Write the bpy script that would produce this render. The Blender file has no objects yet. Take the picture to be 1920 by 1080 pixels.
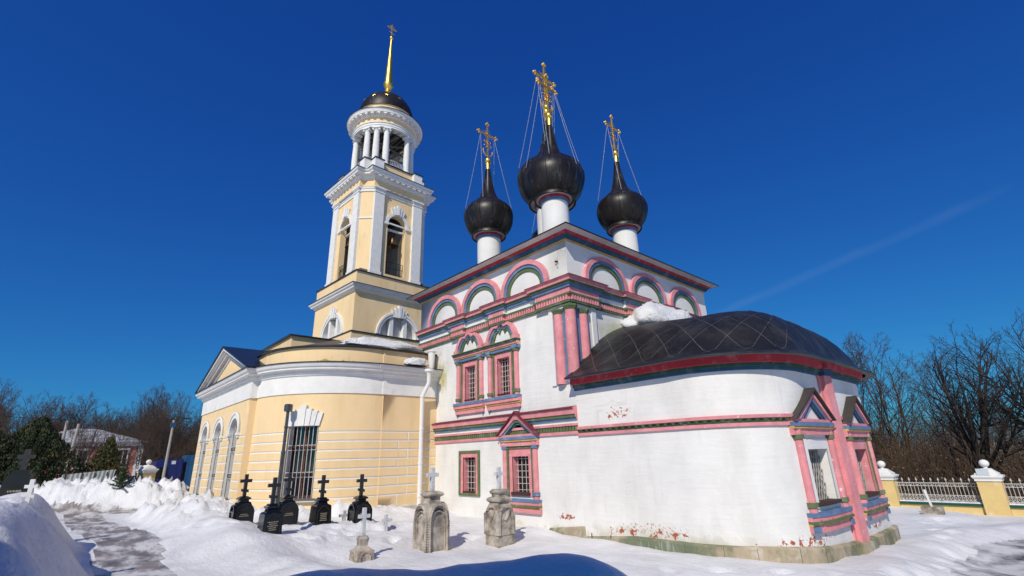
import bpy, bmesh, math, random
import numpy as np
from mathutils import Vector, Matrix
random.seed(7); RNG = np.random.default_rng(11)
scene = bpy.context.scene
COL = scene.collection
PI = math.pi
def rad(a): return math.radians(a)

# ---------------------------------------------------------------- camera
PITCH, ROLL, YAW, FPX = rad(19.0844), rad(-1.7519), rad(137.798), 911.937
cF = Vector((math.cos(YAW)*math.cos(PITCH), math.sin(YAW)*math.cos(PITCH), math.sin(PITCH)))
cR = Vector((math.sin(YAW), -math.cos(YAW), 0)); cU = cR.cross(cF)
R2 = math.cos(ROLL)*cR + math.sin(ROLL)*cU; U2 = -math.sin(ROLL)*cR + math.cos(ROLL)*cU
cam = bpy.data.cameras.new('camera'); camo = bpy.data.objects.new('camera', cam); COL.objects.link(camo)
cam.sensor_width = 36.0; cam.lens = FPX/1920*36; cam.clip_start = 0.1; cam.clip_end = 6000
camo.matrix_world = Matrix(((R2.x, U2.x, -cF.x, 0), (R2.y, U2.y, -cF.y, 0), (R2.z, U2.z, -cF.z, 2.3), (0, 0, 0, 1)))
scene.camera = camo
def view_ray(px, py):
    return (cF + R2*((px-960)/FPX) - U2*((py-540)/FPX)).normalized()

# ---------------------------------------------------------------- sky and sun
SUN_AZ, SUN_EL = rad(30), rad(40)          # azimuth from south towards east
world = bpy.data.worlds.new('World'); scene.world = world; world.use_nodes = True
wn, wl = world.node_tree.nodes, world.node_tree.links
wn.clear()
wo = wn.new('ShaderNodeOutputWorld'); bg = wn.new('ShaderNodeBackground'); sky = wn.new('ShaderNodeTexSky')
sky.sky_type = 'NISHITA'; sky.sun_disc = False; sky.sun_elevation = SUN_EL; sky.sun_rotation = rad(150)
sky.altitude = 200; sky.air_density = 1.0; sky.dust_density = 0.3; sky.ozone_density = 3.0
# polarised, very deep blue: each channel of the sky model gets its own curve
sep = wn.new('ShaderNodeSeparateColor'); tint = wn.new('ShaderNodeCombineColor'); wl.new(sky.outputs[0], sep.inputs[0])
for i, (k_, p_) in enumerate(((0.099, 1.0), (0.45, 1.0), (1.72, 0.60))):
    pw = wn.new('ShaderNodeMath'); pw.operation = 'POWER'; wl.new(sep.outputs[i], pw.inputs[0]); pw.inputs[1].default_value = p_
    ml = wn.new('ShaderNodeMath'); ml.operation = 'MULTIPLY'; wl.new(pw.outputs[0], ml.inputs[0]); ml.inputs[1].default_value = k_; wl.new(ml.outputs[0], tint.inputs[i])
# one faint contrail low in the north
ra, rb = view_ray(1340, 592), view_ray(1780, 400)
nrm = ra.cross(rb).normalized(); mid = (ra+rb).normalized()
tc = wn.new('ShaderNodeTexCoord')
def wmath(op, a, b=None, c=None):
    n = wn.new('ShaderNodeMath'); n.operation = op
    for i, v in enumerate((a, b, c)):
        if v is None: continue
        if isinstance(v, (int, float)): n.inputs[i].default_value = v
        else: wl.new(v, n.inputs[i])
    return n.outputs[0]
def wdot(v):
    n = wn.new('ShaderNodeVectorMath'); n.operation = 'DOT_PRODUCT'; wl.new(tc.outputs['Generated'], n.inputs[0]); n.inputs[1].default_value = v
    return n.outputs['Value']
wnoise = wn.new('ShaderNodeTexNoise'); wnoise.inputs['Scale'].default_value = 9; wnoise.inputs['Detail'].default_value = 5
wl.new(tc.outputs['Generated'], wnoise.inputs['Vector'])
dist = wmath('ABSOLUTE', wmath('ADD', wdot(nrm), wmath('MULTIPLY_ADD', wnoise.outputs[0], 0.014, -0.007)))
band = wn.new('ShaderNodeMapRange'); band.interpolation_type = 'SMOOTHSTEP'
for i, v in ((1, 0.0), (2, 0.012), (3, 1.0), (4, 0.0)): band.inputs[i].default_value = v
wl.new(dist, band.inputs[0])
lon = wn.new('ShaderNodeMapRange'); lon.interpolation_type = 'SMOOTHSTEP'
for i, v in ((1, 0.962), (2, 0.985), (3, 0.0), (4, 1.0)): lon.inputs[i].default_value = v
wl.new(wdot(mid), lon.inputs[0])
cl = wmath('MULTIPLY', wmath('MULTIPLY', band.outputs[0], lon.outputs[0]), wmath('MULTIPLY', wnoise.outputs[0], 0.10))
cmix = wn.new('ShaderNodeMix'); cmix.data_type = 'RGBA'; wl.new(cl, cmix.inputs[0]); wl.new(tint.outputs[0], cmix.inputs[6])
cmix.inputs[7].default_value = (3.2, 4.6, 6.6, 1)
wl.new(cmix.outputs[2], bg.inputs[0]); bg.inputs[1].default_value = 0.10
wl.new(bg.outputs[0], wo.inputs[0])
sun = bpy.data.lights.new('sun', 'SUN'); sun.energy = 4.0; sun.angle = rad(0.5); sun.color = (1, 0.93, 0.81)
so = bpy.data.objects.new('sun', sun); COL.objects.link(so)
SUNV = Vector((math.sin(SUN_AZ)*math.cos(SUN_EL), -math.cos(SUN_AZ)*math.cos(SUN_EL), math.sin(SUN_EL)))
so.rotation_euler = SUNV.to_track_quat('Z', 'Y').to_euler(); so.location = SUNV*80
scene.view_settings.view_transform = 'Standard'; scene.view_settings.look = 'None'
scene.view_settings.exposure = 0.0; scene.view_settings.gamma = 1.0

# ---------------------------------------------------------------- materials
def mat(name, base, rough=0.8, var=0.12, scale=3.0, bump=0.15, bscale=30.0, metal=0.0, spec=None, extra=None, dark=None, coords='world'):
    """paint or stone with soft blotches, fine grain and a bump; extra: list of stains (see stain)"""
    m = bpy.data.materials.new(name); m.use_nodes = True
    n, l = m.node_tree.nodes, m.node_tree.links
    b = n['Principled BSDF']
    b.inputs['Roughness'].default_value = rough; b.inputs['Metallic'].default_value = metal
    if spec is not None: b.inputs['Specular IOR Level'].default_value = spec
    if coords == 'world':
        g = n.new('ShaderNodeNewGeometry'); P = g.outputs['Position']
    else:
        g = n.new('ShaderNodeTexCoord'); P = g.outputs['Object']
    no = n.new('ShaderNodeTexNoise'); no.inputs['Scale'].default_value = scale; no.inputs['Detail'].default_value = 6; no.inputs['Roughness'].default_value = 0.62
    l.new(P, no.inputs['Vector'])
    rp = n.new('ShaderNodeMapRange'); rp.inputs[1].default_value = 0.3; rp.inputs[2].default_value = 0.72
    rp.inputs[3].default_value = 1-var; rp.inputs[4].default_value = 1+var*0.35
    l.new(no.outputs[0], rp.inputs[0])
    mx = n.new('ShaderNodeMix'); mx.data_type = 'RGBA'; mx.blend_type = 'MULTIPLY'; mx.inputs[0].default_value = 1
    mx.inputs[6].default_value = (*base, 1)
    cb = n.new('ShaderNodeCombineColor')
    for i in range(3): l.new(rp.outputs[0], cb.inputs[i])
    l.new(cb.outputs[0], mx.inputs[7])
    col = mx.outputs[2]
    ctx = dict(n=n, l=l, P=P, g=g, b=b)
    if extra:
        for e in extra: col = e(ctx, col)
    l.new(col, b.inputs['Base Color'])
    if bump:
        bn = n.new('ShaderNodeTexNoise'); bn.inputs['Scale'].default_value = bscale; bn.inputs['Detail'].default_value = 4
        l.new(P, bn.inputs['Vector'])
        bm = n.new('ShaderNodeBump'); bm.inputs['Strength'].default_value = bump; bm.inputs['Distance'].default_value = 0.02
        l.new(bn.outputs[0], bm.inputs['Height'])
        if 'height' in ctx:
            bm2 = n.new('ShaderNodeBump'); bm2.inputs['Strength'].default_value = 0.5; bm2.inputs['Distance'].default_value = 0.02
            l.new(ctx['height'], bm2.inputs['Height']); l.new(bm.outputs[0], bm2.inputs['Normal']); bm = bm2
        l.new(bm.outputs[0], b.inputs['Normal'])
    return m
def stain(color, center=None, size=None, nscale=3.0, th=0.55, soft=0.06, detail=8, amount=1.0, stretch=(1, 1, 1)):
    """patch of another colour with a noise outline, inside an ellipsoid centred in world space"""
    def f(c, col):
        n, l = c['n'], c['l']
        mp = n.new('ShaderNodeMapping'); mp.inputs['Scale'].default_value = stretch; l.new(c['P'], mp.inputs['Vector'])
        no = n.new('ShaderNodeTexNoise'); no.inputs['Scale'].default_value = nscale; no.inputs['Detail'].default_value = detail; no.inputs['Roughness'].default_value = 0.65
        l.new(mp.outputs[0], no.inputs['Vector']); v = no.outputs[0]
        if center:
            su = n.new('ShaderNodeVectorMath'); su.operation = 'SUBTRACT'; l.new(c['P'], su.inputs[0]); su.inputs[1].default_value = center
            dv = n.new('ShaderNodeVectorMath'); dv.operation = 'DIVIDE'; l.new(su.outputs[0], dv.inputs[0]); dv.inputs[1].default_value = size
            ln = n.new('ShaderNodeVectorMath'); ln.operation = 'LENGTH'; l.new(dv.outputs[0], ln.inputs[0])
            mr = n.new('ShaderNodeMapRange'); mr.inputs[1].default_value = 0.2; mr.inputs[2].default_value = 1.0; mr.inputs[3].default_value = 0.0; mr.inputs[4].default_value = -0.4
            l.new(ln.outputs['Value'], mr.inputs[0])
            ad = n.new('ShaderNodeMath'); ad.operation = 'ADD'; l.new(v, ad.inputs[0]); l.new(mr.outputs[0], ad.inputs[1]); v = ad.outputs[0]
        st = n.new('ShaderNodeMapRange'); st.interpolation_type = 'SMOOTHSTEP'; st.inputs[1].default_value = th-soft; st.inputs[2].default_value = th+soft; st.inputs[4].default_value = amount
        l.new(v, st.inputs[0])
        mx = n.new('ShaderNodeMix'); mx.data_type = 'RGBA'; l.new(st.outputs[0], mx.inputs[0]); l.new(col, mx.inputs[6]); mx.inputs[7].default_value = (*color, 1)
        return mx.outputs[2]
    return f
def courses(c, col):
    """faint brick courses that show through old limewash"""
    n, l = c['n'], c['l']
    w = n.new('ShaderNodeTexNoise'); w.inputs['Scale'].default_value = 1.0; w.inputs['Detail'].default_value = 8
    mp = n.new('ShaderNodeMapping'); mp.inputs['Scale'].default_value = (1.1, 1.1, 9.0); l.new(c['P'], mp.inputs['Vector']); l.new(mp.outputs[0], w.inputs['Vector'])
    c['height'] = w.outputs[0]
    return col
WHITE = (0.76, 0.745, 0.715)
BRICK = (0.36, 0.09, 0.045)
M = {}
M['white'] = mat('limewash', WHITE, 0.9, 0.09, 1.3, 0.25, 14, extra=[courses,
    stain((0.60, 0.585, 0.55), nscale=1.1, th=0.58, soft=0.14, amount=0.6, stretch=(1, 1, 0.35)),
    stain((0.52, 0.52, 0.50), nscale=2.6, th=0.665, soft=0.07, amount=0.42, stretch=(1.4, 1.4, 0.16)),
    stain((0.36, 0.35, 0.33), nscale=3.0, th=0.715, soft=0.012, amount=0.7, stretch=(0.5, 0.5, 5.0)),
    stain((0.44, 0.43, 0.40), (-9.5, 12.6, 3.6), (2.5, 0.6, 0.9), 3.0, 0.56, 0.05, amount=0.28, stretch=(0.7, 0.7, 4.0)),
    stain((0.50, 0.48, 0.36), (-8.0, 12.6, 0.1), (5.0, 1.6, 0.55), 2.2, 0.44, 0.14, amount=0.6),
    stain((0.42, 0.36, 0.08), (-18.9, 12.6, 6.1), (0.9, 0.6, 1.5), 2.2, 0.42, 0.14, amount=0.85, stretch=(1, 1, 0.5)),
    stain((0.50, 0.50, 0.26), (-10.9, 15.0, 6.6), (0.6, 1.6, 0.9), 1.6, 0.42, 0.18, amount=0.75),
    stain((0.50, 0.46, 0.22), (-13.0, 12.6, 0.0), (7.0, 0.6, 0.35), 3.0, 0.50, 0.10, amount=0.5),
    stain(BRICK, (-8.4, 12.6, 0.32), (4.2, 0.7, 0.5), 17.0, 0.575, 0.012, detail=5), stain(BRICK, (-5.0, 14.6, 0.2), (2.6, 3.0, 0.45), 17.0, 0.59, 0.012, detail=5), stain(BRICK, (-9.2, 12.6, 3.5), (1.8, 0.6, 0.5), 16.0, 0.58, 0.012, detail=5),
    stain(BRICK, (-9.3, 12.6, 3.42), (1.3, 0.5, 0.42), 8.5, 0.54, 0.014),
    stain(BRICK, (-8.6, 12.6, 0.20), (3.6, 0.6, 0.34), 7.5, 0.525, 0.014),
    stain(BRICK, (-5.2, 13.8, 0.12), (2.8, 2.4, 0.42), 7.5, 0.535, 0.014),
    stain(BRICK, (-11.7, 12.6, 0.42), (1.0, 0.5, 0.22), 7.0, 0.50, 0.014),
    stain(BRICK, (-4.7, 18.6, 0.10), (0.8, 1.8, 0.3), 8.0, 0.55, 0.014)])
M['plaster'] = mat('white_plaster', (0.77, 0.76, 0.73), 0.85, 0.10, 2.0, 0.12, 30, extra=[stain((0.5, 0.49, 0.46), nscale=2.2, th=0.66, soft=0.1, amount=0.5)])
M['column'] = mat('column_plaster', (0.75, 0.74, 0.71), 0.85, 0.12, 3.0, 0.2, 20, extra=[stain((0.36, 0.34, 0.32), nscale=4.0, th=0.66, soft=0.03, amount=0.7)])
def paint(name, c, wear=(0.72, 0.70, 0.68), th=0.70):
    dull = tuple(0.62*v+0.02 for v in c); pale = tuple(0.75*v+0.25*0.62 for v in c)
    return mat(name, c, 0.8, 0.24, 2.6, 0.45, 16, extra=[stain(dull, nscale=1.7, th=0.60, soft=0.14, amount=0.75, stretch=(1, 1, 0.35)), stain(pale, nscale=2.3, th=0.60, soft=0.10, amount=0.7),
        stain(wear, nscale=7.0, th=th-0.045, soft=0.02, amount=0.8), stain((0.10, 0.07, 0.06), nscale=9.0, th=0.715, soft=0.02, amount=0.6)])
M['pink'] = paint('pink_paint', (0.74, 0.275, 0.295))
M['crimson'] = paint('crimson_paint', (0.42, 0.020, 0.040), (0.55, 0.2, 0.2), 0.72)
M['maroon'] = paint('dark_red_lip', (0.16, 0.02, 0.035), (0.4, 0.2, 0.2), 0.75)
M['green'] = paint('green_paint', (0.105, 0.155, 0.060), (0.4, 0.42, 0.33), 0.73)
M['dgreen'] = paint('deep_green_paint', (0.020, 0.075, 0.040), (0.3, 0.3, 0.25), 0.75)
M['blue'] = paint('blue_paint', (0.115, 0.20, 0.35), (0.6, 0.62, 0.66), 0.71)
M['blueshade'] = paint('shaded_blue_paint', (0.016, 0.080, 0.155), (0.25, 0.32, 0.38), 0.72)  # darker copy of the blue paint, with shade put into the colour
M['ochre'] = paint('ochre_paint', (0.62, 0.40, 0.12), (0.5, 0.35, 0.2), 0.72)
M['pinkbare'] = mat('pink_paint_over_brick', (0.74, 0.275, 0.295), 0.8, 0.2, 2.6, 0.3, 22, extra=[stain(BRICK, nscale=5, th=0.56, soft=0.02), stain((0.1, 0.06, 0.06), nscale=6, th=0.66, soft=0.03)])
M['yellow'] = mat('yellow_stucco', (0.845, 0.625, 0.345), 0.85, 0.07, 0.9, 0.10, 40, extra=[
    stain((0.70, 0.49, 0.245), nscale=0.9, th=0.57, soft=0.14, amount=0.7, stretch=(1, 1, 0.25)), stain((0.80, 0.62, 0.37), nscale=0.5, th=0.55, soft=0.16, amount=0.5),
    stain((0.55, 0.40, 0.22), nscale=2.4, th=0.665, soft=0.08, amount=0.6, stretch=(1.5, 1.5, 0.14)), stain((0.50, 0.40, 0.27), (-22, 8.5, 0.6), (6, 5, 0.45), 2.6, 0.47, 0.12, amount=0.55),
    stain((0.40, 0.30, 0.19), nscale=9, th=0.735, soft=0.02, amount=0.6),
    stain((0.40, 0.27, 0.03), (-20.2, 7.8, 6.22), (2.5, 2.6, 0.35), 2.6, 0.44, 0.06, amount=0.95),
    stain((0.22, 0.21, 0.05), (-20.0, 9.6, 6.12), (1.6, 2.6, 0.22), 4.0, 0.46, 0.05, amount=0.8),
    stain((0.45, 0.40, 0.2), (-33.4, 18.0, 11.2), (1.5, 6, 0.8), 2.0, 0.42, 0.12, amount=0.6)])
M['yellow2'] = mat('yellow_stucco_fence', (0.72, 0.53, 0.22), 0.85, 0.15, 2.0, 0.15, 30, extra=[stain((0.7, 0.68, 0.62), nscale=1.8, th=0.64, soft=0.03)])
M['stone'] = mat('plinth_limestone', (0.44, 0.36, 0.25), 0.9, 0.35, 1.7, 0.5, 12, extra=[
    stain((0.62, 0.58, 0.50), nscale=1.5, th=0.6, soft=0.08, amount=0.7), stain((0.10, 0.13, 0.06), nscale=1.2, th=0.53, soft=0.08, amount=0.8, stretch=(1, 1, 0.6)),
    stain((0.13, 0.16, 0.095), (-8.2, 12.5, -0.1), (3.2, 0.8, 0.6), 1.8, 0.36, 0.12, amount=0.85), stain((0.33, 0.42, 0.36), (-8.2, 12.5, -0.1), (3.0, 0.8, 0.6), 6.0, 0.56, 0.04, amount=0.6, stretch=(1.6, 1, 0.3))])
M['joint'] = mat('dark_stone_joint', (0.13, 0.11, 0.08), 0.95, 0.3, 5, 0)
M['plinth'] = mat('grey_plinth_stone', (0.55, 0.50, 0.43), 0.9, 0.2, 2.5, 0.3, 18)
M['gravestone'] = mat('weathered_limestone', (0.50, 0.44, 0.37), 0.95, 0.3, 5.0, 0.8, 16, extra=[
    stain((0.10, 0.085, 0.065), nscale=2.6, th=0.53, soft=0.14, amount=0.85), stain((0.6, 0.40, 0.30), nscale=2.1, th=0.64, soft=0.08, amount=0.6)])
M['marble'] = mat('grey_marble', (0.60, 0.61, 0.62), 0.6, 0.25, 6.0, 0.1, 30, extra=[stain((0.36, 0.37, 0.39), nscale=5.0, th=0.58, soft=0.06, amount=0.6)])
M['granite'] = mat('polished_black_granite', (0.008, 0.0085, 0.0095), 0.14, 0.3, 30.0, 0.0, spec=0.45)
M['granitec'] = mat('matt_black_granite', (0.018, 0.0185, 0.02), 0.4, 0.3, 30.0, 0.05, 60)
M['engrave'] = mat('engraved_gilding', (0.34, 0.30, 0.22), 0.6, 0.1, 20, 0)
M['gold'] = mat('gilded_metal', (0.95, 0.62, 0.13), 0.40, 0.25, 3.0, 0.05, 30, metal=1.0)
M['goldd'] = mat('old_gilding', (0.95, 0.60, 0.13), 0.5, 0.3, 8.0, 0.1, 30, metal=1.0)
M['dome'] = mat('blackened_copper', (0.013, 0.009, 0.0075), 0.42, 0.35, 2.2, 0.14, 9, spec=0.38, extra=[
    stain((0.06, 0.075, 0.07), nscale=1.6, th=0.62, soft=0.1, amount=0.8, stretch=(3, 3, 0.5)),
    stain((0.10, 0.15, 0.14), (-16.0, 17.8, 19.3), (0.9, 0.9, 1.5), 5.0, 0.42, 0.1, amount=0.8)])
M['roof'] = mat('black_sheet_roof', (0.016, 0.016, 0.018), 0.36, 0.4, 1.5, 0.12, 5, spec=0.6, extra=[stain((0.05, 0.048, 0.046), nscale=1.3, th=0.58, soft=0.12, amount=0.7)])
M['roofblue'] = mat('glossy_sheet_roof', (0.014, 0.017, 0.022), 0.36, 0.3, 1.5, 0.15, 4, spec=0.4)
M['hoodtin'] = mat('dark_brown_hood_tin', (0.050, 0.040, 0.032), 0.6, 0.4, 4, 0.2, 10)
M['roofbrown'] = mat('brown_sheet_roof', (0.13, 0.095, 0.06), 0.55, 0.3, 1.5, 0.1, 6)
M['soffit'] = mat('pale_soffit', (0.62, 0.58, 0.55), 0.9, 0.2, 2.0, 0.15, 20)
M['glass'] = mat('dark_window_glass', (0.012, 0.013, 0.015), 0.08, 0.4, 2.0, 0.12, 1.5, spec=0.8)
M['wood'] = mat('brown_window_wood', (0.10, 0.030, 0.016), 0.5, 0.3, 5, 0.1, 20)
M['rust'] = mat('rusty_sill_iron', (0.055, 0.025, 0.018), 0.8, 0.3, 5, 0.3, 20)
M['bars'] = mat('white_painted_iron', (0.62, 0.60, 0.57), 0.6, 0.2, 9, 0)
M['railiron'] = mat('grey_railing_paint', (0.52, 0.50, 0.47), 0.6, 0.25, 9, 0)
M['iron'] = mat('black_iron', (0.02, 0.02, 0.02), 0.5, 0.2, 9, 0)
M['grating'] = mat('grey_lattice_iron', (0.36, 0.35, 0.33), 0.6, 0.3, 9, 0)
M['pipe'] = mat('white_enamel_pipe', (0.76, 0.75, 0.73), 0.4, 0.06, 3, 0)
M['zinc'] = mat('zinc_pipe', (0.16, 0.165, 0.17), 0.34, 0.3, 5, 0, metal=0.9)
M['bronze'] = mat('bell_bronze', (0.16, 0.10, 0.05), 0.42, 0.4, 4, 0.1, 20, metal=0.8)
M['chain'] = mat('steel_chain', (0.62, 0.62, 0.64), 0.4, 0.1, 8, 0, metal=0.6)
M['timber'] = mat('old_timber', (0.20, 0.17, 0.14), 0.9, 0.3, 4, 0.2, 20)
M['innerwall'] = mat('shaded_inner_plaster', (0.40, 0.39, 0.375), 0.9, 0.25, 2.0, 0.15, 20)  # plain plaster, its base colour darkened for the shade inside the belfry
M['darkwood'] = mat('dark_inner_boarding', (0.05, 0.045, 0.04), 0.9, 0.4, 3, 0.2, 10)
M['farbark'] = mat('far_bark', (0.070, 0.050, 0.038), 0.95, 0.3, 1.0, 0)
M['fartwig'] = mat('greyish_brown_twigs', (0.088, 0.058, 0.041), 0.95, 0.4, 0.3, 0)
M['bark'] = mat('bark', (0.045, 0.034, 0.026), 0.95, 0.4, 3.0, 0.6, 10)
M['barkolive'] = mat('olive_bark', (0.085, 0.062, 0.030), 0.95, 0.4, 3.0, 0.5, 10)
M['twig'] = mat('brown_twigs', (0.070, 0.043, 0.032), 0.95, 0.35, 0.5, 0)
M['twigdark'] = mat('dark_twigs', (0.040, 0.030, 0.026), 0.95, 0.35, 0.5, 0)
M['thicket'] = mat('brown_brush', (0.075, 0.045, 0.024), 0.95, 0.5, 0.4, 0)
M['dryleaf'] = mat('dry_leaves', (0.17, 0.115, 0.062), 0.9, 0.5, 1.5, 0)
M['needle'] = mat('thuja_foliage', (0.030, 0.048, 0.014), 0.8, 0.5, 2.2, 0, extra=[stain((0.105, 0.088, 0.022), nscale=1.2, th=0.60, soft=0.08, amount=0.8)])
M['needlelight'] = mat('yellowish_thuja_foliage', (0.060, 0.066, 0.016), 0.8, 0.5, 2.0, 0, extra=[stain((0.15, 0.105, 0.02), nscale=1.5, th=0.55, soft=0.1, amount=0.8)])
M['needlegrn'] = mat('fir_needles', (0.055, 0.085, 0.028), 0.8, 0.4, 3, 0)
M['pole'] = mat('concrete_pole', (0.38, 0.35, 0.31), 0.9, 0.2, 3, 0.2, 20)
M['truckblue'] = mat('dark_blue_truck_paint', (0.010, 0.022, 0.13), 0.28, 0.1, 1, 0, spec=0.6)
M['tarp'] = mat('teal_blue_tarpaulin', (0.010, 0.085, 0.20), 0.5, 0.3, 1, 0.2, 3)
M['tyre'] = mat('tyre_rubber', (0.015, 0.015, 0.015), 0.8, 0.1, 5, 0)
M['sheet'] = mat('pale_corrugated_sheet', (0.33, 0.36, 0.35), 0.6, 0.15, 3, 0.05, extra=[stain((0.30, 0.13, 0.05), nscale=1.4, th=0.62, soft=0.04, amount=0.9, stretch=(4, 4, 0.3))])
M['housepink'] = mat('faded_red_stucco', (0.52, 0.20, 0.16), 0.9, 0.2, 1.0, 0.1)
M['snowyroof'] = mat('half_snowy_roof', (0.50, 0.50, 0.52), 0.8, 0.3, 0.6, 0.2, 4, extra=[stain((0.12, 0.11, 0.11), nscale=0.9, th=0.56, soft=0.05, amount=0.8)])
M['greytin'] = mat('grey_tin', (0.11, 0.11, 0.115), 0.5, 0.2, 3, 0.1)
M['signpale'] = mat('pale_blue_plate', (0.52, 0.57, 0.60), 0.5, 0.1, 3, 0)
M['greenpaint'] = mat('dark_green_coping', (0.006, 0.075, 0.045), 0.5, 0.2, 3, 0)
def snow_mat(name, clump=0.5):
    m = bpy.data.materials.new(name); m.use_nodes = True
    n, l = m.node_tree.nodes, m.node_tree.links; b = n['Principled BSDF']
    b.inputs['Roughness'].default_value = 0.55; b.inputs['Specular IOR Level'].default_value = 0.25
    g = n.new('ShaderNodeNewGeometry')
    no = n.new('ShaderNodeTexNoise'); no.inputs['Scale'].default_value = 1.1; no.inputs['Detail'].default_value = 7; l.new(g.outputs['Position'], no.inputs['Vector'])
    cr = n.new('ShaderNodeValToRGB'); cr.color_ramp.elements[0].position = 0.25; cr.color_ramp.elements[0].color = (0.58, 0.585, 0.60, 1)
    cr.color_ramp.elements[1].position = 0.6; cr.color_ramp.elements[1].color = (0.71, 0.715, 0.73, 1)
    l.new(no.outputs[0], cr.inputs[0])
    n3 = n.new('ShaderNodeTexNoise'); n3.inputs['Scale'].default_value = 3.5; n3.inputs['Detail'].default_value = 10; n3.inputs['Roughness'].default_value = 0.7; l.new(g.outputs['Position'], n3.inputs['Vector'])
    dr = n.new('ShaderNodeMapRange'); dr.inputs[1].default_value = 0.66; dr.inputs[2].default_value = 0.80; dr.inputs[4].default_value = 0.35; l.new(n3.outputs[0], dr.inputs[0])
    mx = n.new('ShaderNodeMix'); mx.data_type = 'RGBA'; l.new(dr.outputs[0], mx.inputs[0]); l.new(cr.outputs[0], mx.inputs[6]); mx.inputs[7].default_value = (0.42, 0.39, 0.35, 1)
    l.new(mx.outputs[2], b.inputs['Base Color'])
    n2 = n.new('ShaderNodeTexNoise'); n2.inputs['Scale'].default_value = 9; n2.inputs['Detail'].default_value = 8; n2.inputs['Roughness'].default_value = 0.6; l.new(g.outputs['Position'], n2.inputs['Vector'])
    bm = n.new('ShaderNodeBump'); bm.inputs['Strength'].default_value = clump; bm.inputs['Distance'].default_value = 0.06; l.new(n2.outputs[0], bm.inputs['Height'])
    n4 = n.new('ShaderNodeTexNoise'); n4.inputs['Scale'].default_value = 1.9; n4.inputs['Detail'].default_value = 6; n4.inputs['Roughness'].default_value = 0.62
    mp = n.new('ShaderNodeMapping'); mp.inputs['Scale'].default_value = (1.0, 2.4, 1.0); mp.inputs['Rotation'].default_value = (0, 0, 0.6); l.new(g.outputs['Position'], mp.inputs['Vector']); l.new(mp.outputs[0], n4.inputs['Vector'])
    b4 = n.new('ShaderNodeBump'); b4.inputs['Strength'].default_value = 0.28; b4.inputs['Distance'].default_value = 0.16; l.new(n4.outputs[0], b4.inputs['Height']); l.new(b4.outputs[0], bm.inputs['Normal']); l.new(bm.outputs[0], b.inputs['Normal'])
    return m
M['snow'] = snow_mat('old_snow', 0.45); M['snowrough'] = snow_mat('icy_snow', 0.9)
M['wet'] = mat('wet_icy_paving', (0.24, 0.205, 0.18), 0.45, 0.5, 1.2, 0.4, 8, extra=[stain((0.72, 0.72, 0.72), nscale=0.9, th=0.52, soft=0.10, amount=0.8, stretch=(1, 2.2, 1)), stain((0.09, 0.07, 0.06), nscale=1.1, th=0.63, soft=0.06, stretch=(0.7, 2.5, 1))])
M['asphalt'] = mat('wet_asphalt', (0.07, 0.065, 0.06), 0.4, 0.4, 1.2, 0.3, 10, extra=[stain((0.70, 0.71, 0.72), nscale=1.0, th=0.47, soft=0.14, amount=0.9)])
# black seamed sheet with diamond seams, from the roof's own (u, s) coordinates
def roof_seams():
    m = mat('black_diamond_seamed_sheet', (0.0135, 0.013, 0.013), 0.46, 0.45, 1.2, 0.3, 3, spec=0.35, extra=[stain((0.034, 0.032, 0.030), nscale=1.3, th=0.56, soft=0.12, amount=0.8), stain((0.06, 0.055, 0.05), nscale=3.5, th=0.66, soft=0.03, amount=0.5, stretch=(0.4, 1.2, 2.0))])
    n, l = m.node_tree.nodes, m.node_tree.links; b = n['Principled BSDF']
    uv = n.new('ShaderNodeUVMap'); uv.uv_map = 'roof'; sp = n.new('ShaderNodeSeparateXYZ'); l.new(uv.outputs[0], sp.inputs[0])
    def mth(op, a, c=None):
        k = n.new('ShaderNodeMath'); k.operation = op
        for i, v in enumerate((a, c)):
            if v is None: continue
            if isinstance(v, (int, float)): k.inputs[i].default_value = v
            else: l.new(v, k.inputs[i])
        return k.outputs[0]
    g = n.new('ShaderNodeNewGeometry'); no = n.new('ShaderNodeTexNoise'); no.inputs['Scale'].default_value = 1.7; no.inputs['Detail'].default_value = 5; l.new(g.outputs['Position'], no.inputs['Vector'])
    wob = mth('MULTIPLY', mth('SUBTRACT', no.outputs[0], 0.5), 0.10)
    lines = None
    for s in (1, -1):
        d = mth('ABSOLUTE', mth('SUBTRACT', mth('FRACT', mth('ADD', mth('ADD', sp.outputs[0], mth('MULTIPLY', sp.outputs[1], s)), wob)), 0.5))
        k = mth('LESS_THAN', d, 0.008); lines = k if lines is None else mth('MAXIMUM', lines, k)
    old = b.inputs['Base Color'].links[0].from_socket
    no2 = n.new('ShaderNodeTexNoise'); no2.inputs['Scale'].default_value = 6; no2.inputs['Detail'].default_value = 4; l.new(g.outputs['Position'], no2.inputs['Vector'])
    fac = mth('MULTIPLY', lines, mth('MULTIPLY', no2.outputs[0], 0.62))
    mx = n.new('ShaderNodeMix'); mx.data_type = 'RGBA'; l.new(fac, mx.inputs[0]); l.new(old, mx.inputs[6]); mx.inputs[7].default_value = (0.30, 0.29, 0.27, 1)
    l.new(mx.outputs[2], b.inputs['Base Color'])
    wide = None
    for sg in (1, -1):
        fr_ = mth('FRACT', mth('ADD', mth('ADD', sp.outputs[0], mth('MULTIPLY', sp.outputs[1], sg)), wob)); wide = fr_ if wide is None else mth('ADD', wide, fr_)
    bp = n.new('ShaderNodeBump'); bp.inputs['Strength'].default_value = 0.12; bp.inputs['Distance'].default_value = 0.05
    l.new(mth('ADD', mth('MULTIPLY', wide, 0.5), mth('MULTIPLY', lines, 0.6)), bp.inputs['Height'])
    prev = b.inputs['Normal'].links[0].from_socket; l.new(prev, bp.inputs['Normal']); l.new(bp.outputs[0], b.inputs['Normal'])
    return m
M['apseroof'] = roof_seams()

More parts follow.
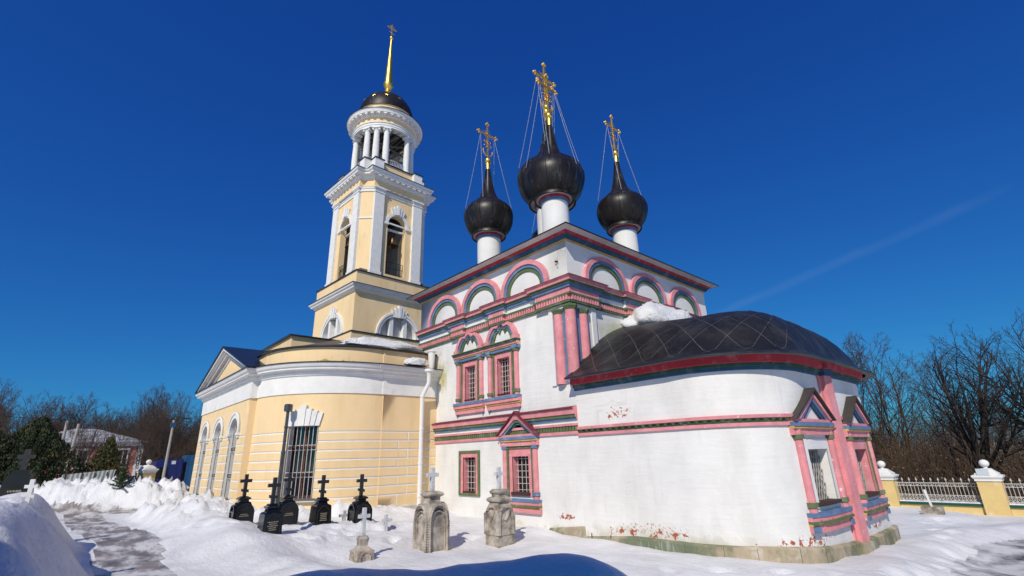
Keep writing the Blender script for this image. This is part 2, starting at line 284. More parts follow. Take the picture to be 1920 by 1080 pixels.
# ---------------------------------------------------------------- objects and tags
ORIGIN = {}
def tag(o, label, cat, group=None):
    o['label'] = label; o['category'] = cat
    if group: o['group'] = group
    return o
def thing(name, loc, label, cat, group=None, rotz=0.0):
    o = bpy.data.objects.new(name, None); o.empty_display_size = 0.3; COL.objects.link(o)
    o.location = loc; o.rotation_euler = (0, 0, rotz); ORIGIN[o.name] = Vector(loc)
    return tag(o, label, cat, group)
class MB:
    """collects shapes; build() links them as one mesh object"""
    def __init__(s): s.v = []; s.f = []; s.m = []; s.uv = None
    def add(s, vs, fs, m):
        k = len(s.v); s.v += [tuple(p) for p in vs]
        for f in fs: s.f.append(tuple(i+k for i in f)); s.m.append(m)
    def box(s, x0, x1, y0, y1, z0, z1, m, P=None):
        vs = [(x, y, z) for z in (z0, z1) for y in (y0, y1) for x in (x0, x1)]
        if P: vs = [P(*p) for p in vs]
        s.add(vs, [(0, 2, 3, 1), (4, 5, 7, 6), (0, 1, 5, 4), (2, 6, 7, 3), (0, 4, 6, 2), (1, 3, 7, 5)], m)
    def bar(s, a, b, r, m, n=4, r2=None):
        s.tube([a, b], [r, r if r2 is None else r2], m, n)
    def tube(s, pts, rs, m, n=8, cap=True):
        pts = [Vector(p) for p in pts]
        if isinstance(rs, (int, float)): rs = [rs]*len(pts)
        vs = []
        for i, p in enumerate(pts):
            t = (pts[min(i+1, len(pts)-1)]-pts[max(i-1, 0)]).normalized()
            a = Vector((0, 0, 1)) if abs(t.z) < 0.9 else Vector((1, 0, 0))
            u = t.cross(a).normalized(); w = t.cross(u)
            for k in range(n):
                an = 2*PI*(k+0.5)/n; vs.append(p+(u*math.cos(an)+w*math.sin(an))*rs[i])
        fs = [(i*n+k, i*n+(k+1) % n, (i+1)*n+(k+1) % n, (i+1)*n+k) for i in range(len(pts)-1) for k in range(n)]
        if cap: fs += [tuple(range(n))[::-1], tuple(range((len(pts)-1)*n, len(pts)*n))]
        s.add(vs, fs, m)
    def lathe(s, prof, m, c=(0, 0, 0), n=32, a0=0.0, a1=2*PI, mats=None, squash=None):
        full = abs(a1-a0-2*PI) < 1e-6; na = n if full else n+1
        vs = [(c[0]+r*math.cos(a0+(a1-a0)*k/n), c[1]+r*math.sin(a0+(a1-a0)*k/n), c[2]+z) for r, z in prof for k in range(na)]
        for i in range(len(prof)-1):
            fs = [(i*na+k, i*na+(k+1) % na, (i+1)*na+(k+1) % na, (i+1)*na+k) for k in range(n if full else n)]
            k0 = len(s.v)
            if i == 0: base = k0; s.v += [tuple(p) for p in vs]
            for f in fs: s.f.append(tuple(j+base for j in f)); s.m.append(mats[i] if mats else m)
    def prism(s, P, poly, d0, d1, m):
        """polygon in (u, z) pushed from d0 to d1 along the wall's outward normal"""
        n = len(poly)
        vs = [P(u, d0, z) for u, z in poly]+[P(u, d1, z) for u, z in poly]
        fs = [tuple(range(n)), tuple(range(2*n-1, n-1, -1))]+[(i, (i+1) % n, n+(i+1) % n, n+i) for i in range(n)]
        s.add(vs, fs, m)
    def ring(s, P, outer, inner, d0, d1, m):
        """strip between two open polylines in (u, z), pushed from d0 to d1"""
        n = len(outer)
        vs = [P(u, d, z) for d in (d0, d1) for L in (outer, inner) for u, z in L]
        fs = []
        for i in range(n-1):
            a, b, c, d = i, i+1, n+i, n+i+1
            fs += [(2*n+a, 2*n+b, 2*n+d, 2*n+c), (a, b, 2*n+b, 2*n+a), (c, 2*n+c, 2*n+d, d)]
        fs += [(0, 2*n, 3*n, n), (n-1, 2*n-1, 4*n-1, 3*n-1)]
        s.add(vs, fs, m)
    def ubox(s, P, u0, u1, z0, z1, d0, d1, m, nu=1):
        """box on a wall: u along it, d outward; nu splits it so it can follow a curve"""
        for k in range(nu):
            a, b = u0+(u1-u0)*k/nu, u0+(u1-u0)*(k+1)/nu
            vs = [P(u, d, z) for z in (z0, z1) for d in (d0, d1) for u in (a, b)]
            fs = [(0, 2, 3, 1), (4, 5, 7, 6), (2, 6, 7, 3), (0, 1, 5, 4)]
            if k == 0: fs.append((0, 4, 6, 2))
            if k == nu-1: fs.append((1, 3, 7, 5))
            s.add(vs, fs, m)
    def ucyl(s, P, u, d, z0, z1, r, m, n=12, r1=None):
        r1 = r if r1 is None else r1
        vs = [P(u+rr*math.cos(2*PI*k/n), d+rr*math.sin(2*PI*k/n), z) for z, rr in ((z0, r), (z1, r1)) for k in range(n)]
        fs = [(k, (k+1) % n, n+(k+1) % n, n+k) for k in range(n)]+[tuple(range(n)), tuple(range(2*n-1, n-1, -1))]
        s.add(vs, fs, m)
    def sweep(s, path, prof, mats, closed=False, caps=True):
        """profile (out, z) along a counter-clockwise plan path, mitred"""
        n = len(path); P = [Vector((p[0], p[1], 0)) for p in path]; dirs = []
        for i in range(n):
            def seg(a, b):
                d = P[b]-P[a]; d.normalize(); return Vector((d.y, -d.x, 0))
            if closed: a, b = seg((i-1) % n, i), seg(i, (i+1) % n)
            elif i == 0: a = b = seg(0, 1)
            elif i == n-1: a = b = seg(n-2, n-1)
            else: a, b = seg(i-1, i), seg(i, i+1)
            k = a+b; k /= max(1e-6, k.length); dirs.append(k/max(0.25, k.dot(a)))
        q = len(prof)
        vs = [(P[i].x+dirs[i].x*o, P[i].y+dirs[i].y*o, z) for i in range(n) for o, z in prof]
        base = len(s.v); s.v += vs
        for i in range(n if closed else n-1):
            j = (i+1) % n
            for k in range(q-1):
                s.f.append((base+i*q+k, base+j*q+k, base+j*q+k+1, base+i*q+k+1)); s.m.append(mats[k] if isinstance(mats, (list, tuple)) else mats)
        if caps and not closed:
            for i in (0, n-1):
                s.f.append(tuple(base+i*q+k for k in range(q))); s.m.append(mats[0] if isinstance(mats, (list, tuple)) else mats)
    def dentils(s, path, step, w, o0, o1, z0, z1, m, tri=False):
        for a, b in zip(path[:-1], path[1:]):
            a, b = Vector((a[0], a[1], 0)), Vector((b[0], b[1], 0)); L = (b-a).length
            if L < step*0.8: continue
            t = (b-a)/L; nn = Vector((t.y, -t.x, 0)); k = max(1, round(L/step))
            for i in range(k):
                c = a+t*(L*(i+0.5)/k)
                if tri:   # small wedges set cornerwise, point down
                    vs = [c-t*w*0.5+nn*o0+Vector((0, 0, z1)), c+t*w*0.5+nn*o0+Vector((0, 0, z1)), c+nn*o1+Vector((0, 0, z1)), c+nn*(o0+0.01)+Vector((0, 0, z0))]
                    s.add(vs, [(0, 1, 2), (0, 2, 3), (2, 1, 3), (0, 3, 1)], m)
                else:
                    vs = [c+t*x+nn*o+Vector((0, 0, z)) for z in (z0, z1) for o in (o0, o1) for x in (-w*0.5, w*0.5)]
                    s.add(vs, [(0, 2, 3, 1), (4, 5, 7, 6), (0, 1, 5, 4), (2, 6, 7, 3), (0, 4, 6, 2), (1, 3, 7, 5)], m)
    def relief(s, P, us, zs, cell, depth_back=None):
        """wall grid; cell(uc, zc) -> (outward offset, material) or None for an opening"""
        us, zs = sorted(set(round(u, 5) for u in us)), sorted(set(round(z, 5) for z in zs))
        g = [[cell((us[i]+us[i+1])/2, (zs[j]+zs[j+1])/2) for j in range(len(zs)-1)] for i in range(len(us)-1)]
        for i in range(len(us)-1):
            for j in range(len(zs)-1):
                c = g[i][j]
                if c is None: continue
                d, m = c
                s.add([P(us[i], d, zs[j]), P(us[i+1], d, zs[j]), P(us[i+1], d, zs[j+1]), P(us[i], d, zs[j+1])], [(0, 1, 2, 3)], m)
                for di, dj in ((1, 0), (0, 1), (-1, 0), (0, -1)):
                    a, b = i+di, j+dj
                    if not (0 <= a < len(us)-1 and 0 <= b < len(zs)-1): continue
                    o = g[a][b]; od = 0.0 if o is None else o[0]
                    if od >= d-1e-6: continue
                    if di: u = us[i+1] if di > 0 else us[i]; q = [(u, zs[j]), (u, zs[j+1])]
                    else: z = zs[j+1] if dj > 0 else zs[j]; q = [(us[i], z), (us[i+1], z)]
                    s.add([P(q[0][0], d, q[0][1]), P(q[1][0], d, q[1][1]), P(q[1][0], od, q[1][1]), P(q[0][0], od, q[0][1])], [(0, 1, 2, 3)], m)
    def reveal(s, P, u0, u1, z0, z1, depth, m, d0=0.0, sill=None, arch=False, n=14):
        """sides of an opening going in from d0 to -depth; arch: z1 is the springing of a round head"""
        if arch:
            c, r = (u0+u1)/2, (u1-u0)/2
            head = [(c-r*math.cos(PI*k/n), z1+r*math.sin(PI*k/n)) for k in range(n+1)]
        else: head = [(u0, z1), (u1, z1)]
        L = [(u0, z0)]+head+[(u1, z0)]
        for a, b in zip(L[:-1], L[1:]):
            s.add([P(a[0], d0, a[1]), P(b[0], d0, b[1]), P(b[0], -depth, b[1]), P(a[0], -depth, a[1])], [(0, 1, 2, 3)], m)
        s.add([P(u0, d0, z0), P(u1, d0, z0), P(u1, -depth, z0), P(u0, -depth, z0)], [(0, 1, 2, 3)], sill or m)
    def spandrel(s, P, u0, u1, zs, r, d, m, n=14):
        """wall between a round head and the rectangle round it (rectangle top = springing + r)"""
        c = (u0+u1)/2
        for sg in (-1, 1):
            pts = [(c+sg*r*math.cos(PI/2*k/n), zs+r*math.sin(PI/2*k/n)) for k in range(n+1)]
            cor = (u0 if sg < 0 else u1, zs+r)
            for a, b in zip(pts[:-1], pts[1:]):
                s.add([P(cor[0], d, cor[1]), P(a[0], d, a[1]), P(b[0], d, b[1])], [(0, 1, 2)], m)
    def pane(s, P, u0, u1, z0, z1, d, m, nu=1):
        for k in range(nu):
            a, b = u0+(u1-u0)*k/nu, u0+(u1-u0)*(k+1)/nu
            s.add([P(a, d, z0), P(b, d, z0), P(b, d, z1), P(a, d, z1)], [(0, 1, 2, 3)], m)
    def build(s, name, parent=None, sharp=32, local=False, recalc=True):
        me = bpy.data.meshes.new(name)
        off = Vector((0, 0, 0))
        if parent is not None:
            r = parent
            while r.parent: r = r.parent
            if not local: off = ORIGIN[r.name]
        v = np.array(s.v, dtype=float)-np.array(off)
        keys = []
        for k in s.m:
            if k not in keys: keys.append(k)
        me.from_pydata(v.tolist(), [], s.f)
        for k in keys: me.materials.append(M[k])
        me.polygons.foreach_set('material_index', [keys.index(k) for k in s.m])
        if recalc and len(s.f) < 60000:
            bm = bmesh.new(); bm.from_mesh(me)
            bmesh.ops.remove_doubles(bm, verts=bm.verts, dist=0.0004)
            bmesh.ops.recalc_face_normals(bm, faces=bm.faces); bm.to_mesh(me); bm.free()
        me.polygons.foreach_set('use_smooth', [True]*len(me.polygons))
        me.set_sharp_from_angle(angle=rad(sharp)); me.update()
        o = bpy.data.objects.new(name, me); COL.objects.link(o)
        if parent is not None: o.parent = parent
        return o
def flat(x0, y0, ux, uy):
    """wall frame: u along (ux, uy), outward to the right of it"""
    return lambda u, d, z: Vector((x0+ux*u+uy*d, y0+uy*u-ux*d, z))
def curve(path):
    """wall frame along a counter-clockwise plan path, u = length along it"""
    P = [Vector((p[0], p[1], 0)) for p in path]; n = len(P); L = [0.0]
    for a, b in zip(P[:-1], P[1:]): L.append(L[-1]+(b-a).length)
    N = []
    for i in range(n):
        t = (P[min(i+1, n-1)]-P[max(i-1, 0)]).normalized(); N.append(Vector((t.y, -t.x, 0)))
    def f(u, d, z):
        u = min(max(u, 0.0), L[-1]-1e-6); i = 0
        while L[i+1] < u: i += 1
        k = (u-L[i])/(L[i+1]-L[i]); p = P[i].lerp(P[i+1], k); nn = N[i].lerp(N[i+1], k).normalized()
        return Vector((p.x+nn.x*d, p.y+nn.y*d, z))
    return f, L
def arc(cx, cy, rx, ry, a0, a1, n):
    return [(cx+rx*math.cos(rad(a0+(a1-a0)*k/n)), cy+ry*math.sin(rad(a0+(a1-a0)*k/n))) for k in range(n+1)]
def ladder(a, b, st): return [a+(b-a)*k/max(1, round((b-a)/st)) for k in range(max(1, round((b-a)/st))+1)]

# numpy value noise for the snow
_tab = RNG.random((256, 256))
def vnoise(x, y):
    xi, yi = np.floor(x).astype(int), np.floor(y).astype(int); fx, fy = x-xi, y-yi
    fx, fy = fx*fx*(3-2*fx), fy*fy*(3-2*fy)
    g = lambda a, b: _tab[a % 256, b % 256]
    return (g(xi, yi)*(1-fx)+g(xi+1, yi)*fx)*(1-fy)+(g(xi, yi+1)*(1-fx)+g(xi+1, yi+1)*fx)*fy-0.5
def fbm(x, y, f, oct=4, gain=0.5):
    s = 0; a = 1.0
    for k in range(oct): s = s+a*vnoise(x*f+17.3*k, y*f+9.1*k); f *= 2.03; a *= gain
    return s

# ================================================================ the white church
CX0, CX1, CY0, CY1 = -20.9, -10.9, 12.63, 22.97
church = thing('church', (-15.9, 17.8, 0), 'whitewashed church with pink and green trim, five black onion domes and a rounded apse', 'church')
PS, PE = flat(0, CY0, 1, 0), flat(CX1, 0, 0, 1)
UP_WIN = (-14.56, -16.74)          # centres of the upper windows
LR, LL = -13.74, -16.80            # centre of the gabled window and of the plain one
holes = [(c-0.36, c+0.36, 4.60, 6.03) for c in UP_WIN]+[(LR-0.43, LR+0.43, 1.06, 2.29), (LL-0.42, LL+0.42, 1.01, 2.31)]
w = MB()
def cell_s(u, z):
    for a, b, c, d in holes:
        if a < u < b and c < z < d: return None
    return (0.0, 'white')
w.relief(PS, [CX0, CX1]+[v for h in holes for v in h[:2]], [-1.2, 10.0]+[v for h in holes for v in h[2:]], cell_s)
w.pane(PE, CY0, CY1, -1.2, 10.0, 0.0, 'white')
w.pane(flat(CX1, CY1, -1, 0), 0, CX1-CX0, -1.2, 10.0, 0, 'white'); w.pane(flat(CX0, CY1, 0, -1), 0, CY1-CY0, -1.2, 10.0, 0, 'white')
w.build('wall', church)

def surround_upper(c):
    """upper window: twin half columns, entablature, three-pointed hood, corbelled sill"""
    fr = MB(); P = PS
    for a, b in ((c-0.36, c+0.36),): fr.reveal(P, a, b, 4.60, 6.03, 0.32, 'pink', 0.03, 'rust')
    for u0, u1, z0, z1 in ((c-0.53, c-0.36, 4.52, 6.22), (c+0.36, c+0.53, 4.52, 6.22), (c-0.36, c+0.36, 6.03, 6.22), (c-0.36, c+0.36, 4.52, 4.60)):
        fr.ubox(P, u0, u1, z0, z1, 0, 0.03, 'pink')
    for u0, u1, z0, z1 in ((c-0.62, c-0.53, 4.50, 6.29), (c+0.53, c+0.62, 4.50, 6.29), (c-0.53, c+0.53, 6.22, 6.29)):
        fr.ubox(P, u0, u1, z0, z1, 0, 0.07, 'green')
    win = fr.build('window', church)
    g = MB(); g.pane(P, c-0.36, c+0.36, 4.60, 6.03, -0.30, 'glass')
    for u in (c-0.33, c, c+0.33): g.ubox(P, u-0.03, u+0.03, 4.60, 6.03, -0.30, -0.26, 'wood')
    g.ubox(P, c-0.36, c+0.36, 5.5, 5.56, -0.30, -0.255, 'wood'); g.build('glass', win)
    b = MB()
    for k in range(4): b.bar(P(c-0.24+0.16*k, -0.15, 4.60), P(c-0.24+0.16*k, -0.15, 6.03), 0.011, 'bars')
    for k in range(7): b.bar(P(c-0.36, -0.15, 4.72+0.2*k), P(c+0.36, -0.15, 4.72+0.2*k), 0.010, 'bars')
    b.build('grille', win)
    b = MB(); b.ubox(P, c-0.36, c+0.37, 4.575, 4.625, -0.28, 0.06, 'rust'); b.build('sill', win)
    for s in (-1, 1):
        k = MB(); u = c+s*0.80
        k.ucyl(P, u, 0.04, 4.50, 6.30, 0.105, 'pink')
        k.ucyl(P, u, 0.04, 6.17, 6.27, 0.15, 'green'); k.ucyl(P, u, 0.04, 4.60, 4.71, 0.14, 'green')
        k.build('column', win)
    e = MB()
    for z0, z1, d, m in ((6.27, 6.39, 0.12, 'blue'), (6.39, 6.445, 0.16, 'ochre'), (6.445, 6.53, 0.20, 'pink'), (6.53, 6.60, 0.25, 'dgreen')):
        e.ubox(P, c-1.03, c+1.03, z0, z1, 0, d, m)
    for s in (-1, 1): e.ubox(P, c+s*0.80-0.16, c+s*0.80+0.16, 6.272, 6.392, 0, 0.18, 'blue')
    e.ubox(P, c-1.04, c+1.04, 6.60, 6.63, 0, 0.28, 'green'); e.build('cornice', win)
    hd = MB()
    def hood(hw, top, k, cus):
        # big round shape whose top carries three ogee points
        L = []
        for i in range(61):
            t = -1+2*i/60; u = hw*t
            z = 6.63+(top-6.63)*math.sqrt(max(0.0, 1-abs(t)**2.6))*0.86
            L.append((c+u, z+cus*max(0.0, 1-abs(t)*1.05)**0.4*(abs(math.cos(PI*1.5*t*1.15)))**1 * 0.10*(1 if abs(t) < 0.93 else 0)))
        return L
    A, B, C_, D = hood(0.96, 7.52, 0, 1), hood(0.80, 7.36, 0, 1.3), hood(0.68, 7.22, 0, 1.7), hood(0.55, 7.06, 0, 2.2)
    hd.ring(P, A, B, 0.0, 0.16, 'pink'); hd.ring(P, B, C_, 0.0, 0.10, 'blue'); hd.ring(P, C_, D, 0.0, 0.06, 'green')
    for s in (-1, 1): hd.ubox(P, c+s*0.86-0.15, c+s*0.86+0.15, 6.63, 6.80, 0.0, 0.19, 'pink')
    hd.build('hood', win)
    sl = MB()
    sl.ubox(P, c-1.0, c+1.0, 4.39, 4.50, 0, 0.20, 'blue'); sl.ubox(P, c-1.0, c+1.0, 4.27, 4.39, 0, 0.17, 'pink')
    sl.ubox(P, c-0.99, c+0.99, 4.20, 4.27, 0, 0.12, 'ochre'); sl.ubox(P, c-0.96, c+0.96, 4.04, 4.20, 0, 0.09, 'pink')
    for s in (-1, 1): sl.ucyl(P, c+s*0.88, 0.05, 3.96, 4.045, 0.03, 'blue', 8, 0.06)
    sl.build('apron', win)
for c in UP_WIN: surround_upper(c)

def gabled(P, c, zb, zt, hw, ow, frame, par, nu=1, lattice=False, base=1.0, reveal='pink', cap='blue', proj=0.12, gap=0.80):
    """window with two half columns, gabled hood and banded sill; zb/zt: opening, ow: half opening"""
    fr = MB()
    dp = 0.035 if lattice else 0.0
    fr.reveal(P, c-ow, c+ow, zb, zt, 0.30+dp, reveal, 0.03, 'rust')
    fr.ubox(P, c-ow-0.17, c-ow, zb-0.1, zt+0.27, 0, 0.03, reveal); fr.ubox(P, c+ow, c+ow+0.17, zb-0.1, zt+0.27, 0, 0.03, reveal)
    fr.ubox(P, c-ow, c+ow, zt, zt+0.27, 0, 0.03, reveal, nu); fr.ubox(P, c-ow, c+ow, zb-0.1, zb, 0, 0.03, reveal, nu)
    if frame:
        for s in (-1, 1): fr.ubox(P, c+s*(ow+0.225)-0.05, c+s*(ow+0.225)+0.05, zb-0.1, zt+0.36, 0, 0.07, frame)
        fr.ubox(P, c-ow-0.17, c+ow+0.17, zt+0.27, zt+0.36, 0, 0.07, frame, nu)
    win = fr.build('window', par)
    g = MB(); g.pane(P, c-ow, c+ow, zb, zt, -0.28-dp, 'glass', nu)
    g.ubox(P, c-0.03, c+0.03, zb, zt, -0.28-dp, -0.25-dp, 'wood'); g.ubox(P, c-ow, c+ow, (zb+zt)/2+0.2, (zb+zt)/2+0.25, -0.28-dp, -0.245-dp, 'wood')
    g.build('glass', win)
    b = MB()
    if lattice:
        H, W = zt-zb, 2*ow
        for s in (-1, 1):
            for k in range(-8, 14):
                u0 = c-ow+k*0.155
                a, e = (u0, zb), (u0+H*0.45, zt)
                lo, hi = max(0, (c-ow-a[0])/(e[0]-a[0])), min(1, (c+ow-a[0])/(e[0]-a[0]))
                if hi-lo < 0.02: continue
                p, q = [(a[0]+(e[0]-a[0])*t, a[1]+(e[1]-a[1])*t) for t in (lo, hi)]
                if s < 0: p, q = (2*c-p[0], p[1]), (2*c-q[0], q[1])
                b.bar(P(p[0], -0.17-dp+0.012*s, p[1]), P(q[0], -0.17-dp+0.012*s, q[1]), 0.013, 'grating')
    else:
        for k in range(4): b.bar(P(c-ow+2*ow*(k+0.5)/4, -0.15, zb), P(c-ow+2*ow*(k+0.5)/4, -0.15, zt), 0.012, 'bars')
        for k in range(6): b.bar(P(c-ow, -0.15, zb+0.1+0.21*k), P(c+ow, -0.15, zb+0.1+0.21*k), 0.011, 'bars')
    b.build('grille', win)
    b = MB(); b.ubox(P, c-ow-0.05, c+ow+0.05, zb-0.06, zb+0.03, -0.27-dp, 0.09, 'rust', nu); b.build('sill', win)
    for s in (-1, 1):
        k = MB(); u = c+s*gap
        k.ucyl(P, u, 0.04, zb-0.18, zt+0.62, 0.105, 'pink'); k.ucyl(P, u, 0.04, zt+0.26, zt+0.37, 0.145, cap); k.ucyl(P, u, 0.04, zb-0.06, zb+0.05, 0.145, cap)
        k.build('column', win)
    e = MB(); t = zt+0.36; hw2 = gap+0.2
    for z0, z1, d, m in ((t, t+0.16, proj, 'pink'), (t+0.16, t+0.22, proj+0.05, 'ochre'), (t+0.22, t+0.32, proj+0.08, 'blue'), (t+0.32, t+0.40, proj+0.04, 'pink')):
        e.ubox(P, c-hw2, c+hw2, z0, z1, 0, d, m, nu)
    e.build('cornice', win)
    t += 0.40; gb = MB(); hh = 0.72; W = hw
    tri = lambda k: [(c-W*k, t), (c, t+hh*k), (c+W*k, t)]
    gb.ring(P, tri(1.0), tri(0.84), 0, proj+0.08, 'pink'); gb.ring(P, tri(0.84), tri(0.70), 0, proj+0.03, 'blue'); gb.ring(P, tri(0.70), tri(0.56), 0, proj-0.02, 'dgreen' if not lattice else 'blueshade')
    gb.prism(P, tri(0.56), 0.0, 0.03, 'white')
    rf = MB(); W2 = W+0.10
    o, i = [(c-W2, t-0.02), (c, t+hh+0.12), (c+W2, t-0.02)], [(c-W2+0.06, t-0.02), (c, t+hh+0.055), (c+W2-0.06, t-0.02)]
    rf.ring(P, o, i, -0.02, proj+0.16, 'maroon' if not lattice else 'hoodtin')
    gg = gb.build('gable', win); rf.build('gable_roof', win)
    sl = MB(); z = zb-0.18
    for h, d, m in ((0.10, 0.16, 'blue'), (0.09, 0.14, 'pinkbare' if lattice else 'pink'), (0.06, 0.17, 'green'), (0.045, 0.12, 'ochre'), (0.15, 0.10, 'pink')):
        sl.ubox(P, c-hw2, c+hw2, z-h, z, 0, d, m, nu); z -= h
    if lattice:
        for s in (-1, 1): sl.ubox(P, c+s*(hw2-0.12)-0.10, c+s*(hw2-0.12)+0.10, z, z+0.14, 0, 0.15, 'blue')
    sl.build('apron', win)
    return win
gabled(PS, LR, 1.06, 2.29, 1.02, 0.43, 'green', church)
# plain lower window
fr = MB(); c = LL
fr.reveal(PS, c-0.42, c+0.42, 1.01, 2.31, 0.30, 'pink', 0.03, 'rust')
for u0, u1, z0, z1 in ((c-0.58, c-0.42, 0.95, 2.47), (c+0.42, c+0.58, 0.95, 2.47), (c-0.42, c+0.42, 2.31, 2.47), (c-0.42, c+0.42, 0.95, 1.01)): fr.ubox(PS, u0, u1, z0, z1, 0, 0.03, 'pink')
for u0, u1, z0, z1 in ((c-0.69, c-0.58, 0.87, 2.57), (c+0.58, c+0.69, 0.87, 2.57), (c-0.58, c+0.58, 2.47, 2.57), (c-0.58, c+0.58, 0.87, 0.95)): fr.ubox(PS, u0, u1, z0, z1, 0, 0.06, 'green')
win = fr.build('window', church)
g = MB(); g.pane(PS, c-0.42, c+0.42, 1.01, 2.31, -0.28, 'glass')
for u in (c-0.38, c, c+0.38): g.ubox(PS, u-0.03, u+0.03, 1.01, 2.31, -0.28, -0.25, 'wood')
g.build('glass', win)
b = MB()
for k in range(4): b.bar(PS(c-0.3+0.2*k, -0.15, 1.01), PS(c-0.3+0.2*k, -0.15, 2.31), 0.011, 'bars')
for k in range(6): b.bar(PS(c-0.42, -0.15, 1.14+0.21*k), PS(c+0.42, -0.15, 1.14+0.21*k), 0.010, 'bars')
b.build('grille', win)
b = MB(); b.ubox(PS, c-0.42, c+0.42, 0.975, 1.03, -0.27, 0.05, 'rust'); b.build('sill', win)

# --- the painted band between the storeys (south wall)
b = MB(); path = [(-19.34, CY0), (CX1+0.02, CY0)]
b.sweep(path, [(0, 2.93), (0.06, 2.93), (0.06, 3.03), (0.01, 3.03)], ['pink']*3)
b.dentils(path, 0.135, 0.10, 0.0, 0.07, 3.035, 3.195, 'green', False); b.sweep(path, [(0.0, 3.03), (0.02, 3.03), (0.02, 3.2), (0, 3.2)], ['dgreen']*3)
b.sweep(path, [(0, 3.2), (0.10, 3.2), (0.10, 3.28), (0.03, 3.29), (0.03, 3.38), (0.09, 3.39), (0.10, 3.46), (0.15, 3.47), (0.16, 3.56), (0.20, 3.57), (0.22, 3.73), (0.26, 3.735), (0.26, 3.775), (0, 3.84)],
        ['pink', 'pink', 'white', 'white', 'blue', 'blue', 'green', 'green', 'pink', 'pink', 'maroon', 'maroon', 'maroon'])
b.build('string_course', church)

# --- the main painted cornice under the blind arches, stepping out at the corner and between arches
def jog(u0, u1, spans, P, out):
    pts = []
    for a, b_ in sorted(spans):
        for u, d in ((a, 0), (a, out), (b_, out), (b_, 0)):
            pts.append((u, d))
    return pts
OUT = 0.13
def xy(P, u, d): q = P(u, d, 0); return (q.x, q.y)
s_sp = [(-17.95, -17.0), (-15.2, -14.3)]; e_sp = [(15.83, 16.95), (18.72, 19.75)]
path = [xy(PS, CX0, 0), xy(PS, -20.1, 0)]
for u, d in jog(0, 0, s_sp, PS, OUT): path.append(xy(PS, u, d))
path += [xy(PS, -12.4, 0), xy(PS, -12.4, OUT), (CX1+OUT, CY0-OUT), xy(PE, 14.05, OUT), xy(PE, 14.05, 0)]
for u, d in jog(0, 0, e_sp, PE, OUT): path.append(xy(PE, u, d))
path += [xy(PE, CY1, 0)]
b = MB()
b.sweep(path, [(-0.02, 7.40), (0.07, 7.40), (0.08, 7.48), (0.03, 7.48), (0.03, 7.66), (0.11, 7.66), (0.12, 7.735), (0.05, 7.74), (0.05, 7.94), (0.13, 7.945), (0.14, 8.045), (0.19, 8.05), (0.20, 8.125), (0.26, 8.13), (0.28, 8.27), (0.34, 8.275), (0.34, 8.31), (-0.02, 8.37)],
        ['green', 'green', 'pink', 'pink', 'green', 'green', 'white', 'white', 'blue', 'blue', 'blue', 'green', 'green', 'pink', 'pink', 'maroon', 'maroon'])
b.dentils(path, 0.135, 0.085, 0.02, 0.10, 7.485, 7.655, 'pink')
for P, sp in ((PS, s_sp), (PE, e_sp)):
    for a, c in sp: b.ubox(P, a, c, 7.745, 7.935, 0, OUT+0.075, 'pink')
    
b.ubox(PS, -12.4, CX1, 7.745, 7.935, 0, OUT+0.075, 'pink'); b.ubox(PE, CY0-OUT-0.075, 14.05, 7.745, 7.935, 0, OUT+0.075, 'pink')
for a, c in e_sp:
    for z0, z1, d, m in ((7.31, 7.395, 0.13, 'blue'), (7.22, 7.31, 0.10, 'pink'), (7.14, 7.22, 0.06, 'pink')): b.ubox(PE, a+0.02*d, c-0.02*d, z0, z1, 0, d, m)
b.build('cornice', church)

# --- blind arches
def blind(P, c, hw, spring, top, zc=8.33):
    a = MB()
    def L(k, zt): return [(c-k, zc)]+[(c-k*math.cos(PI*i/28), spring+(zt-spring)*math.sin(PI*i/28)) for i in range(29)]+[(c+k, zc)]
    a.ring(P, L(hw, top), L(hw-0.19, top-0.18), 0, 0.13, 'pink'); a.ring(P, L(hw-0.19, top-0.18), L(hw-0.33, top-0.31), 0, 0.085, 'blue')
    a.ring(P, L(hw-0.33, top-0.31), L(hw-0.49, top-0.45), 0, 0.045, 'green')
    return a.build('blind_arch', church)
for c in (-13.16, -15.93, -18.72): blind(PS, c, 1.36, 8.52, 9.70)
for c in (14.85, 17.77, 20.78): blind(PE, c, 1.36, 8.52, 9.66)

# --- eave mouldings, roof
rect = [(CX0, CY0), (CX1, CY0), (CX1, CY1), (CX0, CY1)]
b = MB()
b.sweep(rect, [(0, 9.84), (0.05, 9.84), (0.06, 9.90), (0.10, 9.905), (0.17, 9.99), (0.19, 10.02), (0.22, 10.025), (0.29, 10.10), (0.30, 10.12), (0.56, 10.165)],
        ['ochre', 'ochre', 'blueshade', 'blueshade', 'blueshade', 'blueshade', 'crimson', 'crimson', 'soffit'], closed=True)
b.build('eave_moulding', church)
b = MB(); ex = 0.58
e4 = [(CX0-ex, CY0-ex), (CX1+ex, CY0-ex), (CX1+ex, CY1+ex), (CX0-ex, CY1+ex)]
b.sweep(rect, [(0.56, 10.165), (0.60, 10.165), (0.60, 10.20), (0.58, 10.21)], 'roof', closed=True)
b.add([(x, y, 10.21) for x, y in e4]+[(-15.95, 17.75, 11.55), (-15.85, 17.85, 11.55)], [(0, 1, 4), (1, 2, 5, 4), (2, 3, 5), (3, 0, 4, 5)], 'roof')
b.build('roof', church)

